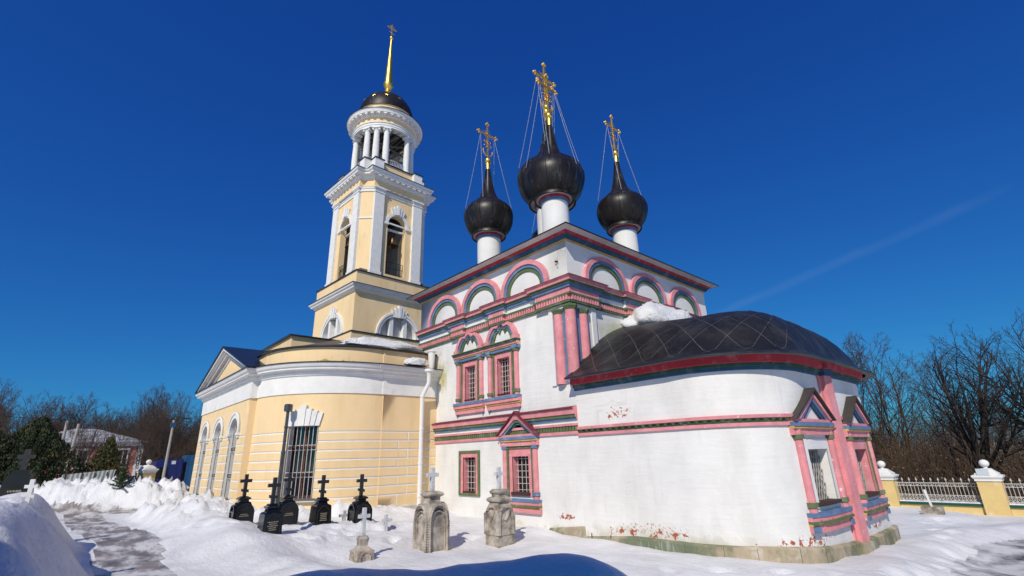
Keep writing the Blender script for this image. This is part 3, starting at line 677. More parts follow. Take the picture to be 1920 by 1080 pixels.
# --- the bunch of three columns on the south-east corner
b = MB()
for u0, u1 in ((-11.92, -11.72),): b.ubox(PS, u0, u1, 4.58, 7.40, 0, 0.06, 'white')
b.ubox(PE, 13.52, 13.70, 4.58, 7.40, 0, 0.06, 'white'); b.ubox(PE, 13.70, 13.95, 4.58, 7.40, 0, 0.10, 'white')
b.ubox(PS, -11.72, CX1, 7.26, 7.40, 0, 0.09, 'white'); b.ubox(PE, CY0-0.09, 13.52, 7.26, 7.40, 0, 0.09, 'white')
b.ubox(PS, -11.72, CX1, 4.58, 7.26, 0, 0.025, 'blue'); b.ubox(PE, CY0-0.025, 13.52, 4.58, 7.26, 0, 0.025, 'blue')
b.build('corner_panel', church)
for x, y, r, top in ((-11.45, CY0-0.03, 0.185, 7.06), (CX1-0.03, CY0+0.03, 0.20, 7.14), (CX1+0.03, 13.26, 0.18, 7.06)):
    k = MB(); k.lathe([(r, 4.58), (r*1.01, 5.8), (r*0.97, top)], 'pink', (x, y, 0), 24)
    k.lathe([(0, top-0.001), (r*1.0, top), (r*1.05, top+0.03), (r*1.45, top+0.13), (r*1.45, top+0.19), (0, top+0.195)], 'green', (x, y, 0), 6)
    k.build('corner_column', church)
# little iron anchors in the wall
b = MB()
for u, z in ((-11.35, 9.12), ): b.bar(PS(u, 0.03, z-0.22), PS(u, 0.03, z+0.22), 0.022, 'bars'); b.bar(PS(u, 0.0, z), PS(u, 0.12, z), 0.035, 'rust'); b.bar(PS(u-0.07, 0.07, z), PS(u+0.07, 0.07, z), 0.025, 'rust')
b.build('wall_anchor', church)

# --- domes
def onion(x, y, z0, s, vs, drum_r, drum_z, gild, chains=True):
    """drum > dome > cross ...; z0 = underside of the skirt, s = width scale, vs = height scale"""
    d = MB()
    d.lathe([(drum_r, drum_z), (drum_r, z0-0.16)], 'white', (x, y, 0), 40)
    d.lathe([(drum_r, z0-0.16), (drum_r+0.035, z0-0.15), (drum_r+0.05, z0-0.03), (drum_r+0.09, z0-0.02), (drum_r+0.11, z0+0.07), (drum_r+0.13, z0+0.08), (0.86*s, z0+0.10)], None, (x, y, 0), 40,
            mats=['blue', 'blue', 'crimson', 'crimson', 'soffit', 'soffit'])
    q = drum_r+0.22
    d.box(x-q, x+q, y-q, y+q, drum_z-0.6, drum_z+0.85, 'white'); d.box(x-q-0.06, x+q+0.06, y-q-0.06, y+q+0.06, drum_z+0.85, drum_z+0.90, 'roof')
    dr = d.build('drum', church)
    prof = [(0.86, 0.10), (0.91, 0.03), (0.94, 0.05), (0.93, 0.13), (0.90, 0.20), (1.06, 0.36), (1.20, 0.58), (1.30, 0.86), (1.35, 1.12), (1.345, 1.32), (1.28, 1.53), (1.15, 1.71), (0.96, 1.87), (0.77, 2.02), (0.60, 2.19), (0.465, 2.40), (0.37, 2.66), (0.295, 2.97), (0.23, 3.33), (0.175, 3.7), (0.13, 4.08)]
    o = MB(); o.lathe([(r*s, z0+z*vs) for r, z in prof], 'dome', (x, y, 0), 48)
    for k in range(12):   # standing seams
        a = 2*PI*k/12
        o.tube([(x+(r*s+0.004)*math.cos(a), y+(r*s+0.004)*math.sin(a), z0+z*vs) for r, z in prof[4:]], 0.014, 'dome', 4)
    om = o.build('onion_dome', dr)
    zt = z0+4.08*vs; k = 0.75+0.25*s
    c = MB()
    c.lathe([(0.0, 0), (0.125*s, 0), (0.125*s, 0.42*k), (0.16*s, 0.44*k), (0.10*s, 0.50*k)], gild, (x, y, zt-0.02), 20)
    br = 0.17*s
    c.lathe([(br*math.sin(PI*i/12), zt+0.60*k-br*math.cos(PI*i/12)) for i in range(13)], gild, (x, y, 0), 20)
    if s > 1.2:
        b2 = br*0.72; c.lathe([(b2*math.sin(PI*i/12), zt+0.60*k+br+b2*0.8-b2*math.cos(PI*i/12)) for i in range(13)], gild, (x, y, 0), 20)
    c.build('gilded_ball', dr)
    zb = zt+0.72*k; H = (2.35 if s < 1.2 else 3.4); r = 0.036*s
    c = MB(); f = 'goldd'
    c.box(x-r, x+r, y-r, y+r, zb-0.1, zb+H, f)
    zbar = zb+H*0.70; hb = 0.62 if s < 1.2 else 0.80
    c.box(x-r*0.95, x+r*0.95, y-hb, y+hb, zbar-r, zbar+r, f)
    def finial(p, dv):      # trefoil end of an arm
        p = Vector(p); dv = Vector(dv); sd = Vector((0, dv.z, -dv.y)) if abs(dv.z) < 0.5 else Vector((0, 1, 0))
        for q in (dv*0.11, sd*0.085, -sd*0.085): c.lathe([(0.062*s*math.sin(PI*i/6), -0.062*s*math.cos(PI*i/6)) for i in range(7)], f, tuple(p+q), 8)
        c.bar(p-sd*0.11, p+sd*0.11, 0.022*s, f)
    finial((x, y-hb, zbar), (0, -1, 0)); finial((x, y+hb, zbar), (0, 1, 0)); finial((x, y, zb+H), (0, 0, 1))
    for i in range(16):     # rays round the crossing
        a = 2*PI*(i+0.5)/16
        if min(abs(math.cos(a)), abs(math.sin(a))) < 0.25: continue
        L = (0.30 if i % 2 else 0.40)*s
        c.bar((x, y+0.06*math.cos(a), zbar+0.06*math.sin(a)), (x, y+L*math.cos(a), zbar+L*math.sin(a)), 0.010*s, f, 4)
    zl = zb+H*0.42 if s > 1.2 else zb+H*0.44     # slanting foot rest
    c.bar((x, y-hb*0.52, zl+0.10), (x, y+hb*0.52, zl-0.10), r*0.8, f)
    if s > 1.2:
        c.bar((x, y-hb*0.72, zbar-0.42), (x, y+hb*0.72, zbar-0.42), r*0.8, f)
        for sg in (-1, 1): finial((x, y+sg*hb*0.72, zbar-0.42), (0, sg, 0))
    cr = [(x, y+0.34*s*math.sin(a), zb+0.50-0.30*s*math.cos(a)) for a in np.linspace(-1.9, 1.9, 15)]
    c.tube(cr, [0.008+0.030*s*math.cos(a/2.1) for a in np.linspace(-1.9, 1.9, 15)], f, 6)
    for sg in (-1, 1):      # scrolls beside the shaft
        for z_, rr in ((zb+0.85, 0.10), (zb+1.15, 0.08)):
            c.tube([(x, y+sg*(0.06+rr*s+rr*s*math.cos(a)), z_+rr*s*math.sin(a)) for a in np.linspace(0, 5.2, 12)], 0.012*s, f, 4)
    c.build('cross', dr)
    ch = MB()
    for sy in (-1, 1):
        for sx in (-1, 1):
            p0 = Vector((x, y+sy*hb*0.82, zbar-0.05)); a = math.atan2(sy*0.80, sx*0.62); p1 = Vector((x+1.27*s*math.cos(a), y+1.27*s*math.sin(a), z0+1.75*vs))
            n = 14; pts = [p0.lerp(p1, i/n)-Vector((0, 0, 0.10*math.sin(PI*i/n))) for i in range(n+1)]
            ch.tube(pts, 0.0135, 'chain', 4)
            for p in pts[1:-1]: ch.lathe([(0.0, -0.03), (0.027, 0), (0.0, 0.03)], 'chain', tuple(p), 5)
    if chains: ch.build('chain', dr)
for x_, y_ in ((-13.58, 15.16), (-18.55, 15.25), (-13.42, 20.40), (-18.55, 20.35)): onion(x_, y_, 13.48, 1.0, 1.05, 0.625, 10.6, 'gold')
onion(-16.1, 17.8, 15.28, 1.40, 1.36, 0.88, 11.2, 'gold')

# --- apse
lobe1 = [(-10.9, 12.605), (-9.0, 12.60), (-7.3, 12.58)]+arc(-7.3, 15.0, 2.47, 2.42, -90, 0, 18)[1:]+[(-4.81, 15.9), (-4.80, 16.75)]
lobe2 = [(-4.80, 16.75)]+[(-4.74+0.03*math.sin(PI*k/6), 17.0+3.2*k/6) for k in range(7)]+[(-4.80, 20.45)]
lobe3 = [(-4.80, 20.45), (-5.45, 20.55)]+arc(-7.4, 20.6, 1.95, 2.2, 0, 90, 14)[1:]+[(-10.9, 22.8)]
plan = lobe1[:-1]+lobe2+lobe3[1:]
PA, LA = curve(plan)
def u_at(y):     # length along the plan where the east side reaches y
    for i in range(len(plan)-1):
        if plan[i][0] > -6.2 and plan[i][1] <= y <= plan[i+1][1]: return LA[i]+(LA[i+1]-LA[i])*(y-plan[i][1])/(plan[i+1][1]-plan[i][1])
W1, W2 = u_at(15.22), u_at(18.55)
OW = 0.64
aw = [(W1-OW, W1+OW, 0.95, 2.25), (W2-OW, W2+OW, 0.93, 2.20)]
w = MB()
def cell_a(u, z):
    for a, b, c, d in aw:
        if a < u < b and c < z < d: return None
    return (0.0, 'white')
w.relief(PA, LA+[v for h in aw for v in h[:2]]+ladder(0, LA[-1], 0.35), [-1.2, 4.6]+[v for h in aw for v in h[2:]], cell_a)
w.build('apse_wall', church)
gabled(PA, W1, 0.95, 2.25, 1.08, OW, None, church, nu=5, lattice=True, reveal='white', cap='green', gap=0.96)
gabled(PA, W2, 0.93, 2.20, 1.08, OW, 'green', church, nu=3, lattice=True, reveal='pink', cap='green', gap=0.96)
# pink pilaster strip between the two windows
b = MB(); up = u_at(16.80)
b.ubox(PA, up-0.40, up+0.34, -0.35, 4.40, -0.05, 0.05, 'pink', 3); b.prism(PA, [(up-0.22, -0.35), (up+0.22, -0.35), (up+0.22, 4.40), (up-0.22, 4.40)], 0, 0.16, 'pink'); b.build('pilaster', church)
# zigzag band with pink fillets
b = MB(); nA = [p for p in plan]
def sub(path, u0, u1):
    f, L = curve(path); return [xy(f, u, 0) for u in sorted([u0, u1]+[l for l in L if u0 < l < u1])]
for u0, u1 in ((0.02, W1-1.02), (W2+1.1, LA[-1]), (up-0.36, up-0.02), (up+0.28, up+0.62)):
    pt = sub(plan, u0, u1)
    b.sweep(pt, [(0, 2.86), (0.06, 2.86), (0.06, 2.945), (0, 2.95)], 'pink'); b.sweep(pt, [(0, 3.06), (0.08, 3.06), (0.09, 3.145), (0, 3.15)], 'pink')
    b.sweep(pt, [(0.0, 2.94), (0.012, 2.94), (0.012, 3.07), (0, 3.07)], 'dgreen')
    b.dentils(pt, 0.24, 0.235, 0.01, 0.10, 2.955, 3.06, 'green', True)
b.build('zigzag_band', church)
# crimson, green and blue eave band
b = MB()
b.sweep(plan, [(0, 4.30), (0.07, 4.31), (0.08, 4.39), (0.13, 4.40), (0.14, 4.48), (0.22, 4.49), (0.25, 4.67), (0.26, 4.70)], ['blueshade', 'blueshade', 'dgreen', 'dgreen', 'crimson', 'crimson', 'crimson'])
b.prism(PA, [(up-0.30, 4.49), (up+0.30, 4.49), (up+0.30, 4.68), (up-0.30, 4.68)], 0, 0.34, 'crimson'); b.prism(PA, [(up-0.29, 4.30), (up+0.29, 4.30), (up+0.29, 4.485), (up-0.29, 4.485)], 0, 0.22, 'blueshade')
b.build('apse_cornice', church)
# limestone plinth
b = MB()
b.sweep(plan, [(0.14, -1.2), (0.13, -0.12), (0.10, -0.09), (-0.02, -0.06)], 'stone')
b.prism(PA, [(up-0.48, -1.2), (up+0.48, -1.2), (up+0.48, -0.10), (up-0.48, -0.10)], 0, 0.26, 'stone')
b.sweep([(-12.4, CY0), (CX1+0.02, CY0)], [(0.09, -1.2), (0.08, 0.02), (0, 0.05)], 'stone')
k_ = 0.35
while k_ < LA[-1]-0.3:
    b.ubox(PA, k_-0.005, k_+0.005, -1.15, -0.10, 0.10, 0.1365, 'joint'); k_ += (0.62, 0.85, 0.71, 0.94)[int(k_*7) % 4]
b.v = [(x, y, z+(0.16-0.20*min(1.0, max(0.0, (y-13.2)/3.2)) if z > -0.5 and x > -10.89 else 0.0)) for x, y, z in b.v]
b.build('plinth', church)
# vaulted roof
smooth = [(-10.9, 12.60), (-9.0, 12.60), (-7.3, 12.58)]+arc(-7.3, 15.0, 2.50, 2.42, -90, 0, 20)[1:]+[(-4.78, 16.2), (-4.76, 17.8), (-4.78, 19.4)]+arc(-7.3, 20.6, 2.50, 2.40, 0, 90, 20)+[(-9.0, 23.0), (-10.9, 23.0)]
fS, LS = curve(smooth)
us = ladder(0, LS[-1], 0.16); prof = [(0, 0), (0.07, 0.085), (0.14, 0.20), (0.22, 0.355), (0.305, 0.485), (0.38, 0.58), (0.454, 0.665), (0.53, 0.735), (0.61, 0.80), (0.72, 0.875), (0.84, 0.94), (0.93, 0.98), (1.0, 1.0)]
prof2 = [(0, 0), (0.06, 0.045), (0.11, 0.11), (0.165, 0.30), (0.23, 0.475), (0.30, 0.61), (0.38, 0.72), (0.46, 0.805), (0.56, 0.88), (0.67, 0.935), (0.80, 0.975), (0.91, 0.995), (1.0, 1.0)]
b = MB(); vs, uvs, fs = [], [], []
for u in us:
    e = fS(u, 0.50, 0); sx = min(e.x, -7.35); t = (e.x+10.9)/3.6
    if e.x < -7.35: spx = e.x
    else: spx = -7.35
    ridge = 7.50-0.13*max(0.0, spx+10.9)
    full = min(1.0, max(0.0, (e.x+10.9)/3.6))
    for (s_, h), (s2, h2) in zip(prof, prof2):
        s_, h = s_+(s2-s_)*full, h+(h2-h)*full
        p = Vector((e.x, e.y, 0)).lerp(Vector((spx, 17.8, 0)), s_); p.z = 4.70+(ridge-4.70)*h*(1-0.10*full)
        vs.append(p); uvs.append((u*1.08, s_*6.0))
q = len(prof)
for i in range(len(us)-1):
    for k in range(q-1): fs.append((i*q+k, (i+1)*q+k, (i+1)*q+k+1, i*q+k+1))
b.add(vs, fs, 'apseroof')
ro = b.build('apse_roof', church, recalc=False)
uvl = ro.data.uv_layers.new(name='roof')
for lp in ro.data.loops: uvl.data[lp.index].uv = uvs[lp.vertex_index]
b = MB(); b.sweep(smooth, [(0.25, 4.665), (0.50, 4.645), (0.515, 4.65), (0.515, 4.70), (0.49, 4.715)], ['greytin', 'roof', 'roof', 'roof']); b.tube([fS(0.0, 0.5, 4.72)]+[Vector((-7.35, 17.8, 7.04)).lerp(fS(u_at(15.6)*LS[-1]/LA[-1], 0.5, 4.7), 0)], 0.001, 'roof', 3)
b.build('eave_edge', ro)
b = MB()
for uu in (6.35, 8.3, 10.6):    # standing hips of the conch
    e = fS(uu, 0.50, 0); pts = []
    for s_, h in prof2:
        p = Vector((e.x, e.y, 0)).lerp(Vector((min(e.x, -7.35), 17.8, 0)), s_); p.z = 4.70+(7.04-4.70)*h*0.9+0.006; pts.append(p)
    b.tube(pts, 0.014, 'roof', 5)
b.build('roof_hip', ro)
# snow left against the church wall on the apse roof
def lump(name, c, size, label, group=None, seed=0, m='snow', rough=0.25, flatb=True, n=28, rot=0.0):
    vs, fs = [], []; r_ = np.random.default_rng(seed); off = r_.random(3)*50
    for i in range(n+1):
        th = PI*i/n
        for k in range(2*n):
            ph = 2*PI*k/(2*n); d = np.array([math.sin(th)*math.cos(ph), math.sin(th)*math.sin(ph), math.cos(th)])
            f = 1+rough*float(fbm(np.array([d[0]*1.7+off[0]+d[2]]), np.array([d[1]*1.7+off[1]-d[2]*0.7]), 1.3, 4)[0])*1.6
            f += 0.07*float(np.abs(fbm(np.array([d[0]*4+off[1]+d[2]*2]), np.array([d[1]*4+off[0]-d[2]*2]), 1.6, 4, 0.6))[0])*2-0.03
            p = d*f
            if flatb and p[2] < -0.35: p[2] = -0.35
            x, y = p[0]*size[0], p[1]*size[1]
            vs.append((c[0]+x*math.cos(rot)-y*math.sin(rot), c[1]+x*math.sin(rot)+y*math.cos(rot), c[2]+p[2]*size[2]))
    for i in range(n):
        for k in range(2*n): fs.append((i*2*n+k, i*2*n+(k+1) % (2*n), (i+1)*2*n+(k+1) % (2*n), (i+1)*2*n+k))
    b = MB(); b.add(vs, fs, m); o = b.build(name, None, sharp=80); return tag(o, label, 'snow', group)
lump('roof_snow', (-10.5, 17.9, 7.05), (1.35, 2.3, 0.95), 'mound of old snow lying on the black apse roof against the church wall', seed=3, m='snowrough', rough=0.17, flatb=False)

# ================================================================ the yellow refectory with its rounded corner
ref = thing('refectory', (-27.0, 11.0, 0), 'yellow stucco hall with a rounded corner, white frieze and three-windowed gabled front', 'church hall')
FX0, FX1, FY = -32.4, -23.0, 5.75
PF = flat(0, FY, 1, 0)
cpath = [(-23.0, 6.0)]+arc(-23.3, 9.95, 3.95, 3.95, -90, 0, 30)
cpath[1] = (-22.98, 6.012)
cpath = [(-23.0, 6.005)]+[p for p in arc(-23.3, 9.95, 3.95, 3.95, -85, 0, 30)]
PC, LC = curve(cpath)
def u_ang(a): return LC[1]+(LC[-1]-LC[1])*(a+85)/85.0
PEa = flat(-19.35, 0, 0, 1)          # east stretch, u = y
GZ = [3.43-0.351*k for k in range(8)]
ZP, ZF = 0.55, 4.96                  # plinth top, frieze foot
zl = [ZP, ZF]+[v for g in GZ for v in (g-0.036, g+0.036)]
def groove(z): return any(abs(z-g) < 0.036 for g in GZ)
def row(z): return sum(1 for g in GZ if g > z)
w = MB()
# gabled front: three arched windows
fw = [(-30.62, 0.66), (-27.74, 0.66), (-24.86, 0.66)]
SP, SB = 3.60, 0.95
def joints_f(k):
    base = [-31.75, -29.2, -26.3, -23.75]
    return [b+(0.18 if k % 2 else -0.18) for b in base]
us = [FX0, FX1]+[v for c, r in fw for v in (c-r, c+r)]+[v for k in range(2) for j in joints_f(k) for v in (j-0.032, j+0.032)]
def cell_f(u, z):
    for c, r in fw:
        if abs(u-c) < r and SB < z < SP+r: return None
    if groove(z): return (0.0, 'plaster')
    if z < GZ[0] and any(abs(u-j) < 0.032 for j in joints_f(row(z) % 2)): return (0.0, 'plaster')
    return (0.018, 'yellow')
w.relief(PF, us, zl+[SB, SP, SP+0.66], cell_f)
for c, r in fw: w.spandrel(PF, c-r, c+r, SP, r, 0.018, 'yellow')
# rounded corner with one tall window
A0, A1, WZ0, WZ1 = u_ang(-53.6), u_ang(-36.0), 1.0, 3.68
def cell_c(u, z):
    if A0 < u < A1 and WZ0 < z < WZ1: return None
    return (0.0, 'plaster') if groove(z) else (0.018, 'yellow')
w.relief(PC, LC+[A0, A1]+ladder(LC[0], LC[-1], 0.2), zl+[WZ0, WZ1], cell_c)
# east stretch up to the white church
def cell_e(u, z):
    if groove(z): return (0.03, 'plaster')
    k = row(z)
    if 0 < k and z < GZ[0]+0.3 and abs(u-(11.2 if k % 2 else 10.75)) < 0.032: return (0.03, 'plaster')
    return (0.048, 'yellow')
w.relief(PEa, [9.95, 12.66]+[v for j in (11.2, 10.75) for v in (j-0.032, j+0.032)], zl, cell_e)
w.pane(flat(FX1, 0, 0, 1), FY-0.018, 6.1, ZP, ZF, 0.0, 'yellow'); w.pane(flat(0, 9.95, 1, 0), -19.36, -19.302, ZP, ZF, 0.0, 'yellow')
w.pane(flat(FX0, 0, 0, -1), -22.0, -FY+0.018, -1.0, 6.1, 0.0, 'yellow')
w.build('wall', ref)
fpath = [(FX0, 20.0), (FX0, FY), (FX1, FY), (FX1, 6.005)]+cpath[1:]+[(-19.32, 9.95), (-19.32, 12.66)]
b = MB(); b.sweep(fpath, [(0.10, -1.2), (0.10, 0.50), (0.04, 0.56), (-0.05, 0.56)], 'plinth'); b.build('plinth', ref)
b = MB(); b.sweep(fpath, [(0.0, 4.95), (0.06, 4.95), (0.06, 5.66), (0.10, 5.67), (0.13, 5.74), (0.17, 5.76), (0.18, 5.86), (0.34, 5.90), (0.35, 5.98), (0.40, 6.00), (0.45, 6.08), (0.46, 6.14)], 'plaster')
b.build('cornice', ref)
b = MB(); b.sweep(fpath, [(0.46, 6.14), (0.50, 6.14), (0.50, 6.18), (-0.15, 6.27)], 'roof'); b.build('cornice_flashing', ref)
# attic over the curve and its coping
apath = [(-24.2, 6.15), (-23.0, 6.15)]+arc(-23.3, 9.95, 3.78, 3.78, -85, 0, 26)+[(-19.48, 9.95), (-19.48, 12.66)]
b = MB(); b.sweep(apath, [(0.0, 6.15), (0.0, 6.90)], 'yellow'); b.build('attic', ref)
b = MB(); b.sweep(apath, [(0.0, 6.90), (0.14, 6.92), (0.14, 6.97), (-0.3, 7.02), (-1.2, 7.35), (-2.4, 7.75)], ['roof', 'roof', 'roof', 'roofbrown', 'roofbrown']); b.build('attic_roof', ref)
b = MB(); b.box(-34.2, -27.6, 8.5, 20.0, 6.0, 8.95, 'yellow'); b.build('upper_block', ref)
b = MB(); b.box(-34.35, -27.45, 8.35, 20.0, 8.95, 9.02, 'roof'); b.box(-27.45, -19.4, 12.9, 20, 7.0, 7.7, 'roofbrown'); b.build('upper_roof', ref)
# pediment
PX0, PX1, PAX, PZ, PAZ = FX0-0.45, FX1+0.55, (FX0+FX1)/2+0.05, 6.20, 7.92
b = MB()
b.prism(PF, [(PX0+0.5, PZ), (PX1-0.5, PZ), (PAX, PAZ-0.25)], -0.2, 0.02, 'yellow')
def gab(k): return [(PX0+k, PZ), (PAX, PAZ-k*0.36), (PX1-k, PZ)]
b.ring(PF, gab(0.10), gab(0.38), 0.30, 0.44, 'plaster'); b.ring(PF, gab(0.30), gab(0.62), 0.22, 0.34, 'plaster'); b.ring(PF, gab(0.5), gab(1.05), 0.02, 0.24, 'soffit')
b.ring(PF, gab(0.95), gab(1.5), 0.0, 0.08, 'plaster')
b.build('pediment', ref)
b = MB()
b.ring(PF, [(PX0-0.08, PZ-0.02), (PAX, PAZ+0.06), (PX1+0.08, PZ-0.02)], [(PX0+0.10, PZ-0.02), (PAX, PAZ-0.02), (PX1-0.10, PZ-0.02)], -2.75, 0.50, 'roofblue')
b.build('gable_roof', ref)
# arched windows of the front
def grille_bars(b, P, u0, u1, z0, z1, d, n, bands):
    for k in range(n+1): b.bar(P(u0+(u1-u0)*k/n, d, z0), P(u0+(u1-u0)*k/n, d, z1), 0.014, 'bars')
    for zc in bands:
        for s in (-1, 1): b.bar(P(u0, d, zc+s*0.09), P(u1, d, zc+s*0.09), 0.014, 'bars')
        m = 7
        for k in range(m):
            u = u0+(u1-u0)*(k+0.5)/m; r = (u1-u0)/m*0.42
            b.tube([P(u+r*math.cos(a), d, zc+r*math.sin(a)) for a in np.linspace(0, 2*PI, 11)], 0.014, 'rust', 4, False)
for c, r in fw:
    fr = MB(); fr.reveal(PF, c-r, c+r, SB, SP, 0.38, 'plaster', 0.036, None, True)
    fr.ring(PF, [(c-(r+0.27)*math.cos(PI*k/24), SP+(r+0.27)*math.sin(PI*k/24)) for k in range(25)], [(c-r*math.cos(PI*k/24), SP+r*math.sin(PI*k/24)) for k in range(25)], 0.0, 0.09, 'plaster')
    fr.ring(PF, [(c-(r+0.27)*math.cos(PI*k/24), SP+(r+0.27)*math.sin(PI*k/24)) for k in range(25)], [(c-(r+0.17)*math.cos(PI*k/24), SP+(r+0.17)*math.sin(PI*k/24)) for k in range(25)], 0.0, 0.13, 'plaster')
    for s in (-1, 1):
        fr.ubox(PF, c+s*(r+0.13)-0.15, c+s*(r+0.13)+0.15, SP-0.10, SP+0.0, 0, 0.13, 'plaster'); fr.ubox(PF, c+s*(r+0.13)-0.11, c+s*(r+0.13)+0.11, SP-0.2, SP-0.10, 0, 0.09, 'plaster')
        fr.ubox(PF, c+s*0.52-0.09, c+s*0.52+0.09, 0.63, 0.86, 0, 0.12, 'plaster')
    win = fr.build('window', ref)
    g = MB(); g.prism(PF, [(c-r, SB), (c+r, SB)]+[(c+r*math.cos(PI*k/14), SP+r*math.sin(PI*k/14)) for k in range(15)], -0.40, -0.37, 'glass')
    g.ubox(PF, c-0.05, c+0.05, SB, SP+0.6, -0.37, -0.32, 'wood'); g.ubox(PF, c-r, c+r, SP-0.05, SP+0.03, -0.37, -0.31, 'wood'); g.build('glass', win)
    b = MB(); grille_bars(b, PF, c-r+0.02, c+r-0.02, SB, SP+0.1, -0.10, 6, (1.85, 2.95))
    b.tube([PF(c-r*0.8*math.cos(a), -0.10, SP+0.1+r*0.8*math.sin(a)) for a in np.linspace(0, PI, 13)], 0.016, 'bars', 4)
    for a in np.linspace(0.4, PI-0.4, 5): b.bar(PF(c, -0.10, SP+0.1), PF(c-r*0.95*math.cos(a), -0.10, SP+0.1+r*0.85*math.sin(a)), 0.014, 'bars')
    b.build('grille', win)
    b = MB(); b.ubox(PF, c-r-0.12, c+r+0.12, 0.86, 0.93, -0.36, 0.16, 'plaster'); b.ubox(PF, c-r-0.1, c+r+0.1, 0.93, 0.965, -0.37, 0.20, 'greytin'); b.build('sill', win)
# tall barred window on the rounded corner
P = PC
fr = MB()
fr.reveal(P, A0, A1, WZ0, WZ1, 0.34, 'plaster', 0.036)
cu, n7 = (A0+A1)/2, 7
heights = [0.50, 0.58, 0.66, 0.80, 0.66, 0.58, 0.50]; W0 = (A1-A0)+0.06; W1_ = (A1-A0)+0.42
for k in range(n7):
    a0, a1 = cu-W0/2+W0*k/n7, cu-W0/2+W0*(k+1)/n7; b0, b1 = cu-W1_/2+W1_*k/n7, cu-W1_/2+W1_*(k+1)/n7; h = heights[k]
    fr.prism(P, [(a0+0.006, WZ1+0.0), (a1-0.006, WZ1+0.0), (a1+(b1-a1)*h/0.8-0.006, WZ1+h), (a0+(b0-a0)*h/0.8+0.006, WZ1+h)], 0.0, 0.09+0.035*(3-abs(k-3)), 'plaster')
fr.ubox(P, cu-0.12, cu+0.12, 0.62, 0.82, 0, 0.12, 'plaster')
win = fr.build('window', ref)
g = MB(); g.pane(P, A0, A1, WZ0, WZ1, -0.34, 'glass', 6)
g.ubox(P, cu-0.07, cu+0.07, WZ0, WZ1, -0.34, -0.28, 'wood'); g.ubox(P, A0, A0+0.07, WZ0, WZ1, -0.34, -0.28, 'wood'); g.ubox(P, A1-0.07, A1, WZ0, WZ1, -0.34, -0.28, 'wood'); g.ubox(P, A0, A1, 2.86, 2.94, -0.34, -0.285, 'wood', 4); g.ubox(P, A0, A1, WZ0, WZ0+0.1, -0.34, -0.285, 'wood', 4); g.build('glass', win)
b = MB(); grille_bars(b, P, A0+0.04, A1-0.04, WZ0, WZ1, -0.03, 7, (1.86, 2.86)); b.build('grille', win)
b = MB(); b.ubox(P, A0-0.12, A1+0.12, 0.90, 0.96, -0.3, 0.18, 'plaster', 4); b.ubox(P, A0-0.1, A1+0.1, 0.96, 1.01, -0.33, 0.22, 'greytin', 4); b.build('sill', win)
# rainwater pipes
def pq(x, y, z): return Vector((x, y, z))
b = MB()
b.lathe([(0.10, 5.72), (0.10, 5.86), (0.17, 5.98), (0.21, 6.00), (0.21, 6.12), (0.19, 6.12)], 'pipe', (-18.78, 11.85, 0), 16)
b.tube([pq(-18.78, 11.85, 5.80), pq(-18.78, 11.85, 5.50), pq(-19.08, 11.72, 4.95), pq(-19.08, 11.72, 0.25)], 0.095, 'pipe', 14)
for z in (4.9, 3.5, 2.1, 0.8): b.lathe([(0.10, z), (0.112, z+0.01), (0.112, z+0.05), (0.10, z+0.06)], 'pipe', (-19.08, 11.72, 0), 14)
b.lathe([(0.12, 6.25), (0.17, 7.0), (0.21, 7.02), (0.21, 7.06)], 'pipe', (-19.25, 12.25, 0), 16)
b.build('rainwater_pipe', ref)
# low side porch behind the west end
b = MB(); b.box(-34.6, FX0-0.01, 6.6, 9.5, -0.8, 1.55, 'yellow'); b.box(-34.75, FX0-0.002, 6.45, 9.5, -0.8, 0.62, 'plaster')
b.build('porch', ref)
b = MB(); b.add([(-35.0, 6.2, 1.6), (FX0-0.01, 6.2, 2.05), (FX0-0.01, 9.8, 2.05), (-35.0, 9.8, 1.6), (-35.0, 6.2, 1.66), (FX0-0.01, 6.2, 2.12), (FX0-0.01, 9.8, 2.12), (-35.0, 9.8, 1.66)],
      [(0, 1, 2, 3), (4, 5, 6, 7), (0, 1, 5, 4), (1, 2, 6, 5), (2, 3, 7, 6), (3, 0, 4, 7)], 'greytin'); b.build('porch_roof', ref)
lump('roof_snow', (-20.9, 10.9, 7.28), (0.85, 2.6, 0.42), 'long slab of dirty snow melting on the curved yellow parapet roof', seed=8, m='snowrough', rough=0.30, rot=rad(8))
lump('roof_snow', (-19.15, 11.35, 6.38), (0.28, 0.62, 0.26), 'small clump of snow on the cornice ledge beside the drainpipe funnel', seed=5, rough=0.2)
# slim metal pipe standing in front of the corner window
t = thing('vent_pipe', (-20.52, 6.52, 0), 'slim grey metal pipe with a drum-shaped cap rising in front of the tall barred window', 'pipe')
b = MB(); b.tube([pq(-20.52, 6.52, -0.1), pq(-20.52, 6.52, 2.7)], 0.075, 'zinc', 12); b.tube([pq(-20.52, 6.52, 2.7), pq(-20.52, 6.52, 4.25)], 0.06, 'zinc', 12)
for z in (2.68, 3.6): b.lathe([(0.06, z), (0.085, z+0.01), (0.085, z+0.05), (0.06, z+0.06)], 'zinc', (-20.52, 6.52, 0), 12)
b.build('pipe', t)
b = MB(); b.lathe([(0.06, 4.2), (0.14, 4.22), (0.16, 4.26), (0.16, 4.46), (0.13, 4.50), (0, 4.52)], 'zinc', (-20.52, 6.52, 0), 18); b.build('cap', t)

